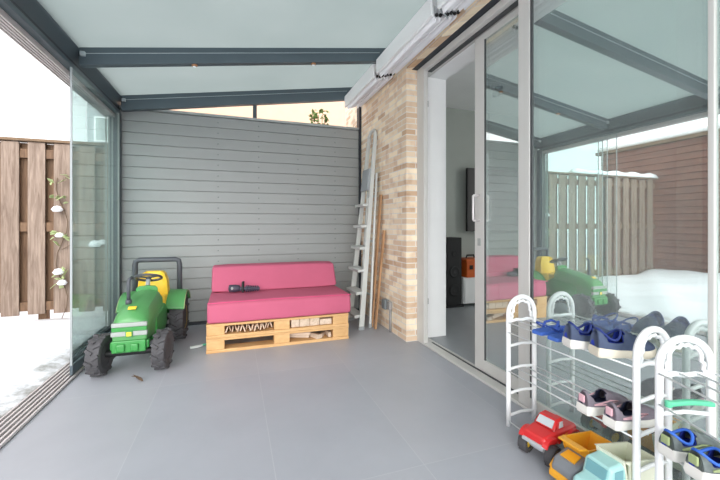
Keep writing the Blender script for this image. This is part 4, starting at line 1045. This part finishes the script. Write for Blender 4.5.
hp.loft([[(-0.004,-0.05,0.084),(-0.004,0.05,0.084),(-0.004,0.05,0.091),(-0.004,-0.05,0.091)],[(0.125,-0.05,0.068),(0.125,0.05,0.068),(0.125,0.05,0.075),(0.125,-0.05,0.075)]])
hp.loft([[(0.12,-0.05,0.07),(0.12,0.05,0.07),(0.127,0.05,0.07),(0.127,-0.05,0.07)],[(0.138,-0.05,0.165),(0.138,0.05,0.165),(0.145,0.05,0.165),(0.145,-0.05,0.165)]])
hp.build('tipper', 'cream', tl)

# ------------------------------------------------------------------ world, lights, camera
wd = bpy.data.worlds.new('overcast'); bpy.context.scene.world = wd; wd.use_nodes = True
nt = wd.node_tree; bgn = nt.nodes['Background']
tc = nt.nodes.new('ShaderNodeTexCoord')
nz = nt.nodes.new('ShaderNodeTexNoise'); nz.inputs['Scale'].default_value = 1.6; nz.inputs['Detail'].default_value = 4
nt.links.new(tc.outputs['Generated'], nz.inputs['Vector'])
cr = nt.nodes.new('ShaderNodeValToRGB')
cr.color_ramp.elements[0].color = (0.93, 0.95, 1.0, 1); cr.color_ramp.elements[1].color = (1.0, 1.0, 1.0, 1)
nt.links.new(nz.outputs['Fac'], cr.inputs['Fac']); nt.links.new(cr.outputs['Color'], bgn.inputs['Color'])
bgn.inputs['Strength'].default_value = 1.9

# area lamp added to brighten the room, standing in for unseen windows
la = bpy.data.lights.new('room_fill', 'AREA'); la.shape = 'RECTANGLE'; la.size = 2.2; la.size_y = 1.6; la.energy = 38; la.color = (1, 0.99, 0.97)
lo = bpy.data.objects.new('room_fill', la); C.objects.link(lo); lo.location = (5.7, 1.2, 1.5); lo.rotation_euler = (0, R(90), 0)

su = bpy.data.lights.new('hazy_sun', 'SUN'); su.energy = 3.7; su.angle = R(60); su.color = (1, 0.985, 0.96)
suo = bpy.data.objects.new('hazy_sun', su); C.objects.link(suo); suo.location = (-4, -6, 6)
suo.rotation_euler = Vector((0.16, 0.88, -0.40)).to_track_quat('-Z', 'Y').to_euler()

cam = bpy.data.cameras.new('camera'); co = bpy.data.objects.new('camera', cam); C.objects.link(co)
co.location = (0, 0, 1.0); co.rotation_euler = (R(90), 0, -0.336)
cam.sensor_width = 36; cam.lens = 18.0; cam.shift_y = -15/720; cam.clip_start = 0.02
s = bpy.context.scene; s.camera = co
s.view_settings.view_transform = 'Standard'; s.view_settings.look = 'None'; s.view_settings.gamma = 1; s.view_settings.use_curve_mapping = False
s.view_settings.exposure = 0.2
s.cycles.max_bounces = 16; s.cycles.diffuse_bounces = 8; s.cycles.transparent_max_bounces = 32; s.cycles.glossy_bounces = 6
s.cycles.use_denoising = True
s.cycles.sample_clamp_indirect = 6
